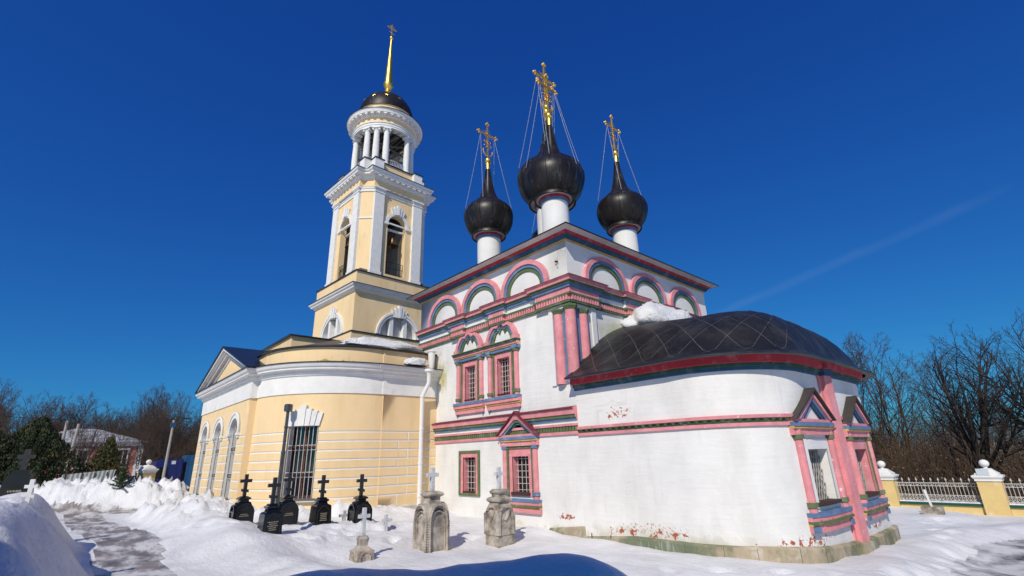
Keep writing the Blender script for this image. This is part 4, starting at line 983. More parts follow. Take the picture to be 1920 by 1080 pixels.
# ================================================================ the bell tower (local frame, turned 3 degrees)
tower = thing('bell_tower', (-36.9, 17.63, 0), 'tall yellow bell tower with a round white colonnade, dark dome and golden spire', 'bell tower', rotz=rad(3))
FACES = lambda h: [flat(0, -h, 1, 0), flat(h, 0, 0, 1), flat(0, h, -1, 0), flat(-h, 0, 0, -1)]
def sq(h): return [(-h, -h), (h, -h), (h, h), (-h, h)]
TB = dict(parent=tower, local=True)
b = MB(); hb = 3.45
LZ, LR_ = 11.35, 1.62
for i, P in enumerate(FACES(hb)):
    c = (0.15, 0.38, 0, 0)[i]
    def cell_t(u, z): return None if abs(u-c) < LR_ and LZ < z < LZ+LR_ else (0.0, 'yellow')
    b.relief(P, [-hb, hb, c-LR_, c+LR_], [0, LZ, LZ+LR_, 16.0], cell_t); b.spandrel(P, c-LR_, c+LR_, LZ, LR_, 0, 'yellow')
b.build('base', **TB)
b = MB(); b.sweep(sq(hb), [(0.12, 0), (0.12, 11.2)], 'yellow', True); b.build('plinth', **TB)
b = MB(); b.sweep(sq(hb), [(0.12, 11.2), (0.20, 11.22), (0.20, 11.27), (0, 11.34)], 'roof', True); b.sweep(sq(hb), [(0.0, 15.98), (0.10, 15.99), (0.10, 16.05), (-0.6, 16.12), (-3.2, 16.14)], 'roof', True); b.sweep(sq(hb), [(0.46, 14.83), (0.50, 14.83), (0.50, 14.87), (0, 14.95)], 'roof', True); b.build('ledge', **TB)
b = MB(); b.sweep(sq(hb), [(0, 14.36), (0.08, 14.37), (0.12, 14.46), (0.30, 14.52), (0.32, 14.64), (0.42, 14.70), (0.46, 14.83)], 'plaster', True); b.build('cornice', **TB)
for i, P in enumerate(FACES(hb)):
    c = (0.15, 0.38, 0, 0)[i]
    def A(r, n=28): return [(c-r*math.cos(PI*k/n), LZ+r*math.sin(PI*k/n)) for k in range(n+1)]
    fr = MB(); fr.reveal(P, c-LR_, c+LR_, LZ-0.01, LZ, 0.5, 'plaster', 0.0, None, True, 28)
    fr.ring(P, A(1.95), A(1.80), 0, 0.12, 'plaster'); fr.ring(P, A(1.80), A(1.62), 0, 0.07, 'plaster')
    for s in (-1, 1): fr.ubox(P, c+s*0.62-0.16, c+s*0.62+0.16, LZ, LZ+1.48, -0.5, -0.02, 'plaster')
    fr.pane(P, c-LR_, c-0.5, LZ, LZ+LR_, -0.44, 'soffit'); fr.pane(P, c+0.5, c+LR_, LZ, LZ+LR_, -0.44, 'soffit'); fr.pane(P, c-0.5, c+(0.12 if i == 0 else 0.5), LZ, LZ+LR_, -0.42, 'soffit')
    for k in range(5):
        h = (0.62, 0.78, 0.98, 0.78, 0.62)[k]; q = k-2
        fr.prism(P, [(c+0.21*(q-0.5)+0.008, LZ+1.50), (c+0.21*(q+0.5)-0.008, LZ+1.50), (c+0.29*(q+0.5)-0.008, LZ+1.50+h), (c+0.29*(q-0.5)+0.008, LZ+1.50+h)], 0.0, 0.12+0.05*(2-abs(q)), 'plaster')
    win = fr.build('lunette', **TB)
    g = MB(); g.pane(P, c-LR_, c+LR_, LZ, LZ+LR_, -0.5, 'glass'); g.ubox(P, c+0.15, c+0.24, LZ, LZ+1.5, -0.5, -0.46, 'wood'); g.build('glass', parent=win, local=True)
# belfry storey: chamfered square with arched openings
ht, ch = 3.05, 2.30                   # face distance, half width of the full face
def octo(h, c): return [(-c, -h), (c, -h), (h, -c), (h, c), (c, h), (-c, h), (-h, c), (-h, -c)]
b = MB(); ar, asp, afl = 0.86, 20.95, 16.45
for P in FACES(ht):
    def cell_b(u, z): return None if abs(u) < ar and afl < z < asp+ar else (0.0, 'yellow')
    b.relief(P, [-ch, ch, -ar, ar], [16.1, afl, asp, asp+ar, 24.3], cell_b); b.spandrel(P, -ar, ar, asp, ar, 0, 'yellow')
    b.reveal(P, -ar, ar, afl, asp, 0.5, 'yellow', 0, 'plaster', True)
oc = octo(ht, ch)
for k in (1, 3, 5, 7):
    a, c = oc[k], oc[(k+1) % 8]; b.add([(a[0], a[1], 16.1), (c[0], c[1], 16.1), (c[0], c[1], 24.3), (a[0], a[1], 24.3)], [(0, 1, 2, 3)], 'yellow')
b.build('belfry_wall', **TB)
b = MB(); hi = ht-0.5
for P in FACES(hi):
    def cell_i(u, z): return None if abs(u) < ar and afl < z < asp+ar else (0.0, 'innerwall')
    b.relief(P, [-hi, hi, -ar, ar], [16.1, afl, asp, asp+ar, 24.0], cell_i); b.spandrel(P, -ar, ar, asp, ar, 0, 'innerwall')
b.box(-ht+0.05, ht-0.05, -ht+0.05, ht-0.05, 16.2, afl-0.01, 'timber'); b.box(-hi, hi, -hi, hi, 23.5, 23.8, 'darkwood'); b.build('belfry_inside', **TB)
for P in FACES(ht):
    for s in (-1, 1):
        k = MB(); u = s*1.86; wd = 0.44
        k.ubox(P, u-wd-0.06, u+wd+0.06, 16.13, 16.38, 0, 0.30, 'column'); k.ubox(P, u-wd, u+wd, 16.38, 23.35, 0, 0.22, 'column')
        for z0, z1, e in ((23.35, 23.42, 0.05), (23.42, 23.6, 0.0), (23.6, 23.7, 0.07), (23.7, 23.82, 0.13)): k.ubox(P, u-wd-e, u+wd+e, z0, z1, 0, 0.22+e, 'plaster')
        k.build('pilaster', **TB)
    k = MB()
    def A(r, n=20): return [(-r*math.cos(PI*i/n), asp+r*math.sin(PI*i/n)) for i in range(n+1)]
    k.ring(P, A(1.14), A(ar), 0, 0.11, 'plaster')
    for s in (-1, 1): k.ubox(P, s*1.05-0.22, s*1.05+0.22, asp-0.17, asp, 0, 0.14, 'plaster')
    for q in range(-2, 3):
        h = 0.85-0.16*abs(q); k.prism(P, [(0.20*(q-0.5)+0.008, asp+0.95-0.04*abs(q)), (0.20*(q+0.5)-0.008, asp+0.95-0.04*abs(q)), (0.28*(q+0.5)-0.008, asp+0.95+h), (0.28*(q-0.5)+0.008, asp+0.95+h)], 0, 0.14+0.05*(2-abs(q)), 'plaster')
    k.bar(P(-ar, -0.15, asp+0.05), P(ar, -0.15, asp+0.05), 0.035, 'bars')
    k.build('archivolt', **TB)
    k = MB()
    for z in (16.6, 17.1, 17.6): k.bar(P(-ar, -0.12, z), P(ar, -0.12, z), 0.02, 'iron')
    for i in range(11): k.bar(P(-ar+2*ar*(i+0.5)/11, -0.12, 16.5), P(-ar+2*ar*(i+0.5)/11, -0.12, 17.62), 0.014, 'iron')
    for i in range(5):
        u = -ar+2*ar*(i+0.5)/5; k.tube([P(u+0.12*math.cos(a), -0.12, 17.25+0.12*math.sin(a)) for a in np.linspace(0, 2*PI, 10)], 0.013, 'iron', 4, False)
    k.build('railing', **TB)
b = MB(); b.sweep(octo(ht, ch), [(0, 20.90), (0.06, 20.91), (0.06, 21.03), (0, 21.04)], 'plaster', True); b.sweep(octo(ht, ch), [(0, 23.40), (0.07, 23.41), (0.07, 23.60), (0.12, 23.64), (0.12, 23.74), (0, 23.78)], 'plaster', True); b.build('impost_band', **TB)
# entablature: breaks forward over the pilasters, cut back at the corners
ent = []
for k in range(4):
    R = Matrix.Rotation(k*PI/2, 3, 'Z')
    for x, y in ((-2.45, -3.32), (2.45, -3.32), (2.45, -3.0), (3.0, -2.45)): q = R @ Vector((x, y, 0)); ent.append((q.x, q.y))
b = MB(); b.sweep(ent, [(-0.2, 23.82), (0.0, 23.83), (0.0, 24.42), (0.06, 24.44), (0.10, 24.56)], ['plaster', 'yellow', 'plaster', 'plaster'], True); b.build('frieze', **TB)
b = MB(); b.sweep(ent, [(0.10, 24.56), (0.18, 24.60), (0.20, 24.72), (0.48, 24.78), (0.50, 24.92), (0.56, 24.96), (0.62, 25.08), (0.63, 25.16)], 'plaster', True)
for k in range(4):
    P = FACES(3.32)[k]
    for i in range(9): b.ubox(P, -2.2+0.55*i-0.14, -2.2+0.55*i+0.14, 24.62, 24.77, 0.15, 0.44, 'plaster')
b.build('main_cornice', **TB)
b = MB(); b.sweep(ent, [(0.63, 25.16), (0.67, 25.16), (0.67, 25.21), (-0.1, 25.36), (-3.0, 25.5)], 'roof', True); b.build('cornice_flashing', **TB)
# attic with white corner piers
b = MB(); b.sweep(octo(2.62, 1.9), [(0.0, 25.3), (0.0, 26.72)], 'yellow', True); b.build('attic', **TB)
for k in range(4):
    R = Matrix.Rotation(k*PI/2, 3, 'Z'); m = MB()
    for x, y, a in ((1.95, -2.60, 0), (2.60, -1.95, 0)):
        q = R @ Vector((x, y, 0)); m.box(q.x-0.42, q.x+0.42, q.y-0.42, q.y+0.42, 25.3, 26.72, 'plaster'); m.box(q.x-0.48, q.x+0.48, q.y-0.48, q.y+0.48, 26.72, 26.80, 'roof')
    m.build('attic_pier', **TB)
b = MB(); b.sweep(octo(2.62, 1.9), [(0.0, 26.72), (0.10, 26.73), (0.10, 26.79), (-1.0, 26.85), (-2.6, 26.86)], 'roof', True); b.build('attic_flashing', **TB)
# round colonnade
for g_ in range(4):
    for da in (-20, 0, 20):
        a = rad(-45+90*g_+da); x, y = 2.52*math.cos(a), 2.52*math.sin(a); k = MB()
        k.lathe([(0.34, 26.82), (0.34, 26.92), (0.29, 27.0), (0.275, 27.1), (0.285, 28.3), (0.235, 30.28), (0.26, 30.3), (0.26, 30.34), (0.24, 30.36)], 'column', (x, y, 0), 18)
        t_ = Vector((-math.sin(a), math.cos(a), 0)); n_ = Vector((math.cos(a), math.sin(a), 0)); o_ = Vector((x, y, 0))
        for s in (-1, 1): k.tube([o_+t_*s*0.27-n_*0.27+Vector((0, 0, 30.42)), o_+t_*s*0.27+n_*0.27+Vector((0, 0, 30.42))], 0.095, 'column', 10)
        k.tube([o_+Vector((0, 0, 30.36)), o_+Vector((0, 0, 30.52))], 0.24, 'column', 14)
        q = [o_+t_*s1*0.34+n_*s2*0.34 for s1, s2 in ((-1, -1), (1, -1), (1, 1), (-1, 1))]
        k.add([p+Vector((0, 0, 30.50)) for p in q]+[p+Vector((0, 0, 30.60)) for p in q], [(0, 1, 2, 3), (4, 5, 6, 7)]+[(i, (i+1) % 4, 4+(i+1) % 4, 4+i) for i in range(4)], 'plaster')
        k.build('column', **TB)
b = MB(); Z0 = 30.60
b.lathe([(2.15, Z0), (2.86, Z0), (2.86, Z0+0.16), (2.90, Z0+0.17), (2.90, Z0+0.36), (2.97, Z0+0.40), (2.97, Z0+0.46), (2.88, Z0+0.47), (2.88, Z0+1.02), (2.94, Z0+1.06), (3.0, Z0+1.16), (3.05, Z0+1.18), (3.40, Z0+1.24), (3.42, Z0+1.38), (3.50, Z0+1.50), (3.52, Z0+1.55)], None, n=72, mats=['plaster']*7+['yellow']+['plaster']*7)
b.lathe([(2.15, Z0), (2.15, Z0+1.4)], 'plaster', n=48)
for k in range(36):
    a = 2*PI*k/36; t_ = Vector((-math.sin(a), math.cos(a), 0)); n_ = Vector((math.cos(a), math.sin(a), 0))
    vs = [n_*r+t_*s*0.13+Vector((0, 0, z)) for z in (Z0+1.08, Z0+1.225) for r in (2.98, 3.36) for s in (-1, 1)]
    b.add(vs, [(0, 2, 3, 1), (0, 1, 5, 4), (2, 6, 7, 3), (0, 4, 6, 2), (1, 3, 7, 5)], 'plaster')
b.build('round_entablature', **TB)
b = MB(); b.lathe([(3.52, Z0+1.55), (3.57, Z0+1.55), (3.57, Z0+1.60), (2.5, Z0+1.90)], 'roof', n=72); b.build('entablature_flashing', **TB)
b = MB(); b.lathe([(2.60, Z0+1.85), (2.60, Z0+2.62), (2.66, Z0+2.66)], 'yellow', n=64); b.build('blocking_course', **TB)
dz = Z0+2.66; dm = MB(); dm.lathe([(2.66, dz), (2.74, dz+0.02), (2.74, dz+0.08), (2.60, dz+0.16)]+[(2.58*math.cos(rad(t)), dz+0.16+2.72*math.sin(rad(t))) for t in range(4, 91, 6)][:-1]+[(0.3, dz+2.87)], 'dome', n=56)
dome_o = dm.build('dome', **TB)
for lat, cnt, off in ((25, 12, 0), (52, 8, 15)):
    for k in range(cnt):
        a = 2*PI*k/cnt+rad(off); la = rad(lat); n_ = Vector((math.cos(a)*math.cos(la), math.sin(a)*math.cos(la), math.sin(la))); e_ = Vector((-math.sin(a), math.cos(a), 0)); f_ = n_.cross(e_)
        c = Vector((0, 0, dz+0.16))+Vector((n_.x*2.59, n_.y*2.59, n_.z*2.73)); st = MB()
        vs = [c+n_*0.05]+[c+n_*0.015+(e_*math.cos(PI*i/6)+f_*math.sin(PI*i/6))*(0.20 if i % 2 == 0 else 0.085) for i in range(12)]
        st.add(vs, [(0, 1+i, 1+(i+1) % 12) for i in range(12)], 'gold'); st.build('gilded_star', parent=dome_o, local=True)
b = MB()
b.lathe([(0.46, 0), (0.44, 0.12), (0.30, 0.30), (0.36, 0.50), (0.42, 0.62), (0.34, 0.80), (0.24, 0.95), (0.23, 1.05), (0.40, 1.35), (0.49, 1.62), (0.49, 1.74), (0.40, 1.80), (0.385, 2.0), (0.30, 3.6), (0.20, 5.4), (0.11, 7.0), (0.07, 7.6), (0.0, 7.62)], 'gold', (0, 0, 36.0), 24)
b.lathe([(0.19*math.sin(PI*i/10), -0.19*math.cos(PI*i/10)) for i in range(11)], 'gold', (0, 0, 43.72), 14)
b.box(-0.045, 0.045, -0.045, 0.045, 43.8, 45.5, 'goldd'); b.box(-0.04, 0.04, -0.52, 0.52, 44.98, 45.07, 'goldd'); b.bar((0, -0.28, 44.5), (0, 0.28, 44.38), 0.035, 'goldd'); b.bar((0, -0.26, 45.3), (0, 0.26, 45.3), 0.03, 'goldd')
for i in range(8):
    a = 2*PI*(i+0.5)/8; b.bar((0, 0, 45.02), (0, 0.30*math.cos(a), 45.02+0.30*math.sin(a)), 0.014, 'goldd')
b.build('spire', **TB)
# inside of the colonnade: floor, boarding, tie beams, low rails
b = MB(); b.lathe([(2.3, 26.86), (0, 26.88)], 'timber', n=32); b.lathe([(2.14, Z0+0.55), (0, Z0+0.75)], 'darkwood', n=32)
for k in range(4):
    a = rad(45*k+10); d_ = Vector((math.cos(a), math.sin(a), 0)); s_ = Vector((-d_.y, d_.x, 0))
    for z, o in ((29.0, 0.3), (30.2, -0.4)): b.bar(-d_*2.35+s_*o+Vector((0, 0, z)), d_*2.35+s_*o+Vector((0, 0, z)), 0.10, 'timber')
for k in range(10): b.bar((-2.1, -1.8+0.4*k, 30.85), (2.1, -1.8+0.4*k, 30.85), 0.05, 'timber')
b.build('bell_frame', **TB)
for g_ in range(4):
    b = MB()
    for z in (27.5, 27.05): b.tube([(2.45*math.cos(rad(t)), 2.45*math.sin(rad(t)), z) for t in np.linspace(90*g_-22, 90*g_+22, 9)], 0.03, 'bars', 5)
    for t in np.linspace(90*g_-20, 90*g_+20, 12): b.bar((2.45*math.cos(rad(t)), 2.45*math.sin(rad(t)), 26.85), (2.45*math.cos(rad(t)), 2.45*math.sin(rad(t)), 27.5), 0.018, 'bars')
    b.build('gallery_rail', **TB)
# bells
BELL = [(0.0, 0.62), (0.12, 0.62), (0.20, 0.58), (0.235, 0.50), (0.255, 0.35), (0.29, 0.20), (0.36, 0.08), (0.44, 0.0), (0.41, 0.0), (0.33, 0.08), (0.25, 0.30), (0.18, 0.52), (0.0, 0.55)]
def bell(lx, ly, z, s, label, zt):
    R = Matrix.Rotation(rad(3), 3, 'Z'); q = R @ Vector((lx, ly, 0)); loc = (q.x-36.9, q.y+17.63, z)
    t = thing('bell', loc, label, 'bell')
    b = MB(); b.lathe([(r*s, h*s) for r, h in BELL], 'bronze', (0, 0, 0), 28); b.build('bell_body', t, local=True)
    b = MB()
    for d_ in (-0.1, 0.1): b.bar((0, d_*s, 0.6*s), (0, d_*s*1.2, zt-z), 0.028, 'iron')
    b.box(-0.07, 0.07, -1.1, 1.1, zt-z, zt-z+0.18, 'plaster') if abs(lx) > abs(ly) else b.box(-1.1, 1.1, -0.07, 0.07, zt-z, zt-z+0.18, 'plaster')
    b.build('hanger', t, local=True)
    b = MB(); b.tube([(0, 0, 0.45*s), (0, 0.03, -0.06*s)], [0.02, 0.025], 'iron', 6); b.lathe([(0, -0.16*s), (0.06*s, -0.12*s), (0.06*s, -0.08*s), (0, -0.04*s)], 'iron', (0, 0.03, 0), 10); b.build('clapper', t, local=True)
bell(2.55, -0.02, 19.25, 1.15, 'bronze bell hanging in the arch of the tower that faces right, above a black railing', 20.55)
bell(0.1, -2.55, 19.2, 1.0, 'bronze bell hanging in the narrow-looking left arch of the tower', 20.5)
bell(0.0, 0.0, 28.1, 1.3, 'large dark bell hanging among the white columns of the round colonnade', 29.4)

# ================================================================ snow-covered ground
CP = np.array([(-19, 12.5, .16), (-16, 12.4, .18), (-13, 12.4, -.02), (-11.2, 12.3, -.16), (-10.0, 12.2, -.19), (-8.5, 12.2, -.19), (-6.5, 12.1, -.18), (-4.9, 12.4, -0.16), (-4.4, 14.6, -.27), (-4.3, 17, -.46), (-4.2, 20, -.55), (-3, 25, -.52), (-6.5, 28, -.25), (-4.7, 26.4, -.30), (-3, 28, -.48), (2, 24, -.65), (-10, 28, -.2),
 (-12.9, 8.4, -.10), (-12.2, 10.3, -.10), (-12.6, 6.1, -.08), (-15.7, 8.4, .10), (-17.6, 9.4, .18), (-18.96, 4.95, .42), (-16.15, 5.0, .30), (-17.85, 5.98, .40), (-17.1, 6.82, .32), (-16.8, 8.03, .28), (-19.5, 7.2, .36), (-18.6, 9.8, .28), (-22.3, 5.2, .42), (-26, 5.2, .3), (-32, 5, .3), (-30, 2, .18), (-24, 1.5, .15), (-15, 1.5, .15), (-10, 1.5, .35),
 (-8, 8, -.02), (-9, 10, -.06), (-5, 9, -.15), (-1.5, 14, -.80), (-2.2, 19, -.80), (3, 13, -.95), (-3.6, 17, -.62), (-1, 9, -.2), (0, 5, .3), (0, 0, .6), (-4, -1, .6), (5, 5, 0.1), (5, -5, .6), (-40, 0, .8), (-45, 10, .4), (-52, 8, 0.0), (-40, -10, .9), (-22, -8, .8), (-10, -8, .8), (-38, 20, .2), (10, 30, -.7), (-60, 0, .6), (0, 45, -.6), (-15, 45, -.5)])
def base_h(x, y):
    num = np.zeros_like(x); den = np.zeros_like(x)
    for px, py, pz in CP:
        d2 = (x-px)**2+(y-py)**2; w_ = 1/(d2+0.35)**1.6; num += w_*pz; den += w_
    return num/den
def sstep(v, a, b): t = np.clip((v-a)/(b-a), 0, 1); return t*t*(3-2*t)
def pdist(x, y, pts):
    best = np.full_like(x, 1e9); par = np.zeros_like(x); acc = 0.0
    for (ax, ay), (bx, by) in zip(pts[:-1], pts[1:]):
        L2 = (bx-ax)**2+(by-ay)**2; t = np.clip(((x-ax)*(bx-ax)+(y-ay)*(by-ay))/L2, 0, 1)
        d = np.hypot(x-ax-t*(bx-ax), y-ay-t*(by-ay)); k = d < best
        best = np.where(k, d, best); par = np.where(k, acc+t*math.sqrt(L2), par); acc += math.sqrt(L2)
    return best, par/acc
PATH_A = [(-8, 1.9), (-12, 1.75), (-15, 1.75), (-19, 2.1), (-24, 1.9), (-28, 1.5), (-33, 1.5)]
PATH_B = [(-36.0, -1.5), (-34.2, 1.4), (-32.2, 3.8), (-31.6, 5.0)]
ROADC = [(1.8, 8.0), (-0.8, 13.0), (-1.9, 17.5), (-1.5, 21), (0.4, 25)]
_tr = random.Random(5); TRACKS = []
for seg, cnt in ((((-19.5, 3.0), (-17.5, 4.2), (-15.0, 5.9), (-14.2, 8.0)), 17), (((-14.2, 8.0), (-13.4, 10.2), (-12.9, 11.6)), 8), (((-15.0, 5.9), (-15.9, 7.3), (-16.4, 9.3)), 8), (((-6.5, 10.6), (-3.2, 13.6), (-2.9, 18.5), (-4.6, 25.2)), 24)):
    for k in range(cnt):
        q = k/(cnt-1)*(len(seg)-1); i = min(int(q), len(seg)-2); f = q-i; s_ = 0.14 if k % 2 else -0.14
        TRACKS.append((seg[i][0]*(1-f)+seg[i+1][0]*f+s_+_tr.uniform(-.08, .08), seg[i][1]*(1-f)+seg[i+1][1]*f+s_*0.6+_tr.uniform(-.08, .08)))
def height(x, y):
    h = base_h(x, y)
    wob = fbm(x, y, 0.35, 3)*0.5
    # trodden path, a little lower
    dA, _ = pdist(x, y, PATH_A); dB, _ = pdist(x, y, PATH_B)
    path = np.minimum(dA/0.75, dB/0.85)+wob*0.5
    pm = 1-sstep(path, 0.75, 1.15)
    # smooth terrace of deep snow beside the path
    ter = sstep(y+wob, 2.9, 4.3)*(1-sstep(x, -9, -5))*sstep(x, -22, -19.5)*(1-sstep(y, 4.0, 5.6))
    h = h+0.34*ter
    # ploughed heap between path and hall
    lum = 0.5-np.abs(fbm(x, y, 1.3, 3, 0.5))*1.25; lum = np.clip(lum, 0, 1)*0.75; lum2 = np.clip(0.42-np.abs(fbm(x+40, y+11, 3.0, 3, 0.55))*1.3, 0, 1)*0.8
    lum3 = np.clip(0.3-np.abs(fbm(x+7, y+31, 5.0, 2, 0.5))*1.2, 0, 1)
    heap = sstep(y+wob*0.8, 2.75, 3.6)*(1-sstep(y, 4.6, 5.7))*(1-sstep(x+wob, -21.2, -19.4))*sstep(x, -30.8, -28.8)
    h = h+heap*(0.16+0.95*lum+0.75*lum2+0.3*lum3)
    # rough snow thrown up along the foot of the yellow wall
    dw, pw = pdist(x, y, [(-24, 5.2), (-22.0, 5.75), (-20.3, 7.1), (-19.0, 9.0), (-18.2, 12.0)])
    h = h+np.exp(-(dw/0.75)**2)*(0.03+0.9*lum+0.7*lum2+0.3*lum3)*(1-0.55*sstep(x, -19.5, -18.5))
    dg, _ = pdist(x, y, [(-19.6, 5.1), (-17.9, 6.1), (-17.0, 7.0), (-16.5, 8.3), (-15.6, 9.6)])
    h = h+np.exp(-(dg/0.7)**2)*(0.42*lum+0.34*lum2-0.10)
    # long bank on the left of the path
    edge = 1.12+0.12*np.sin(x*0.9)+wob*0.25
    bank = (1-sstep(y, edge-1.55, edge))*sstep(x, -21.3, -18.6)*(1-sstep(x, -4.6, -2.5))*sstep(y, -6.5, -3.5)
    target = 1.66+0.16*np.sin(x*0.55+0.6)+fbm(x, y, 0.5, 3)*0.38-0.10*sstep(x, -10, -6)+0.12*lum+0.07*lum2
    h = h*(1-bank)+target*bank
    # far bank behind the cross path
    dF, pF = pdist(x, y, [(-39.0, -5), (-37.6, 0.2), (-36.0, 3.0), (-34.6, 5.3)])
    fb = np.exp(-(dF/1.35)**4)
    h = h*(1-fb)+(1.10+1.25*lum+1.1*lum2+0.35*lum3-0.2*sstep(pF, 0.9, 1.0))*fb
    # mound close to the camera
    r = np.hypot(x, y); a = np.degrees(np.arctan2(y, x))
    a = np.where(a < 0, a+360, a)
    md = np.exp(-((r-6.5)/1.3)**2)*sstep(a, 112, 134)*(1-sstep(a, 158, 180))
    h = h*(1-md)+md*(1.13+fbm(x, y, 0.8, 3)*0.20)
    # ploughed edge of the lane on the right
    dR, _ = pdist(x, y, ROADC)
    rm = 1-sstep(dR+wob*0.8, 0.95, 1.75)
    h = h+0.14*np.exp(-((dR-2.3)/0.7)**2)*(1-rm)-0.05*rm
    # the bank falls away behind the right fence
    beyond = sstep(y-28.5, 0.5, 3.0)*sstep(x, -34, -22)
    h = h-1.6*beyond
    # trodden holes between the graves
    for fx, fy in TRACKS:
        d2 = (x-fx)**2+(y-fy)**2; h = h-0.11*np.exp(-d2/0.030)+0.03*np.exp(-((np.sqrt(d2)-0.30)/0.12)**2)
    # drifts, wind ripples, lumps
    rough = np.clip(1-pm, 0, 1)*(1-rm)
    near = np.exp(-((np.clip(r, 0, 60)-14)/30)**2)
    h = h+(fbm(x, y, 0.30, 3)*0.16+fbm(x, y, 1.1, 3)*0.055+fbm(x, y, 4.5, 2)*0.012)*rough*near+fbm(x, y, 2.0, 3)*0.05*pm
    return h, pm, rm
def ground_z(x, y): return float(height(np.array([float(x)]), np.array([float(y)]))[0][0])
def axis(a, b, st, far):
    mid = list(np.arange(a, b, st)); lo, hi = [], []; d = st
    while d < far: d *= 1.25; lo.append(a-d); hi.append(b+d)
    return np.array(lo[::-1]+mid+hi)
gx, gy = axis(-42, 5, 0.125, 3500), axis(-6, 33, 0.125, 3500)
XX, YY = np.meshgrid(gx, gy, indexing='ij'); HH, PM, RM = height(XX.ravel(), YY.ravel())
dd = np.hypot(np.clip(np.abs(XX.ravel()+18)-30, 0, None), np.clip(np.abs(YY.ravel()-13)-30, 0, None)); far = np.clip(dd/120, 0, 1)
HH = HH*(1-far)+0.2*far
nx, ny = len(gx), len(gy)
verts = np.stack([XX.ravel(), YY.ravel(), HH], 1)
ii, jj = np.meshgrid(np.arange(nx-1), np.arange(ny-1), indexing='ij'); i0 = (ii*ny+jj).ravel()
quads = np.stack([i0, i0+ny, i0+ny+1, i0+1], 1)
pmq = PM[quads].mean(1); rmq = RM[quads].mean(1); fine = (np.ptp(XX.ravel()[quads], axis=1) < 0.3) & (np.ptp(YY.ravel()[quads], axis=1) < 0.3)
def sheet(name, sel, m):
    q = quads[sel]; idx = np.unique(q); re = np.full(len(verts), -1); re[idx] = np.arange(len(idx))
    me = bpy.data.meshes.new(name); me.from_pydata(verts[idx].tolist(), [], re[q].tolist()); me.materials.append(M[m])
    me.polygons.foreach_set('use_smooth', [True]*len(me.polygons)); me.update()
    o = bpy.data.objects.new(name, me); COL.objects.link(o); o['kind'] = 'structure'; return o
isp = (pmq > 0.5) & fine; isr = (rmq > 0.5) & fine & ~isp
sheet('ground', ~(isp | isr), 'snow'); sheet('path', isp, 'wet'); sheet('road', isr, 'asphalt')

# ================================================================ gravestones
def square(b, c, prof, m, rot=0.0, mats=None):
    """stack of square sections: (half width, z)"""
    b.lathe([(h*math.sqrt(2), z) for h, z in prof], m, c, 4, rad(45)+rot, rad(405)+rot, mats)
def cross3(b, x, y, z, H, t, m, arm, two=True, dep=None):
    """upright cross facing east, bar along north-south"""
    dep = dep or t
    b.box(x-dep, x+dep, y-t, y+t, z, z+H, m)
    zb = z+H*0.70; b.box(x-dep+0.003, x+dep-0.003, y-arm, y-t, zb-t, zb+t, m); b.box(x-dep+0.003, x+dep-0.003, y+t, y+arm, zb-t, zb+t, m)
    if two:
        zc = z+H*0.26
        for s in (-1, 1):
            q = [(y+s*t, zc-t*0.8-s*0.0), (y+s*arm*0.62, zc-t*0.8-s*0.03), (y+s*arm*0.62, zc+t*0.8-s*0.03), (y+s*t, zc+t*0.8)]
            b.prism(lambda u, d, zz: Vector((x+d, u, zz)), q, -dep+0.004, dep-0.004, m)
GF = lambda x, y: flat(x, y, 0, 1)
def text_rows(b, P, d, z0, rows, hw, seed, m='engrave', step=0.062):
    r_ = random.Random(seed)
    for k in range(rows):
        z = z0-step*k; w_ = hw*r_.uniform(0.65, 1.0); u = -w_
        while u < w_:
            L = r_.uniform(0.016, 0.036); b.ubox(P, u, min(u+L, w_), z, z+step*r_.uniform(0.38, 0.52), d, d+0.003, m); u += L+r_.uniform(0.010, 0.016)
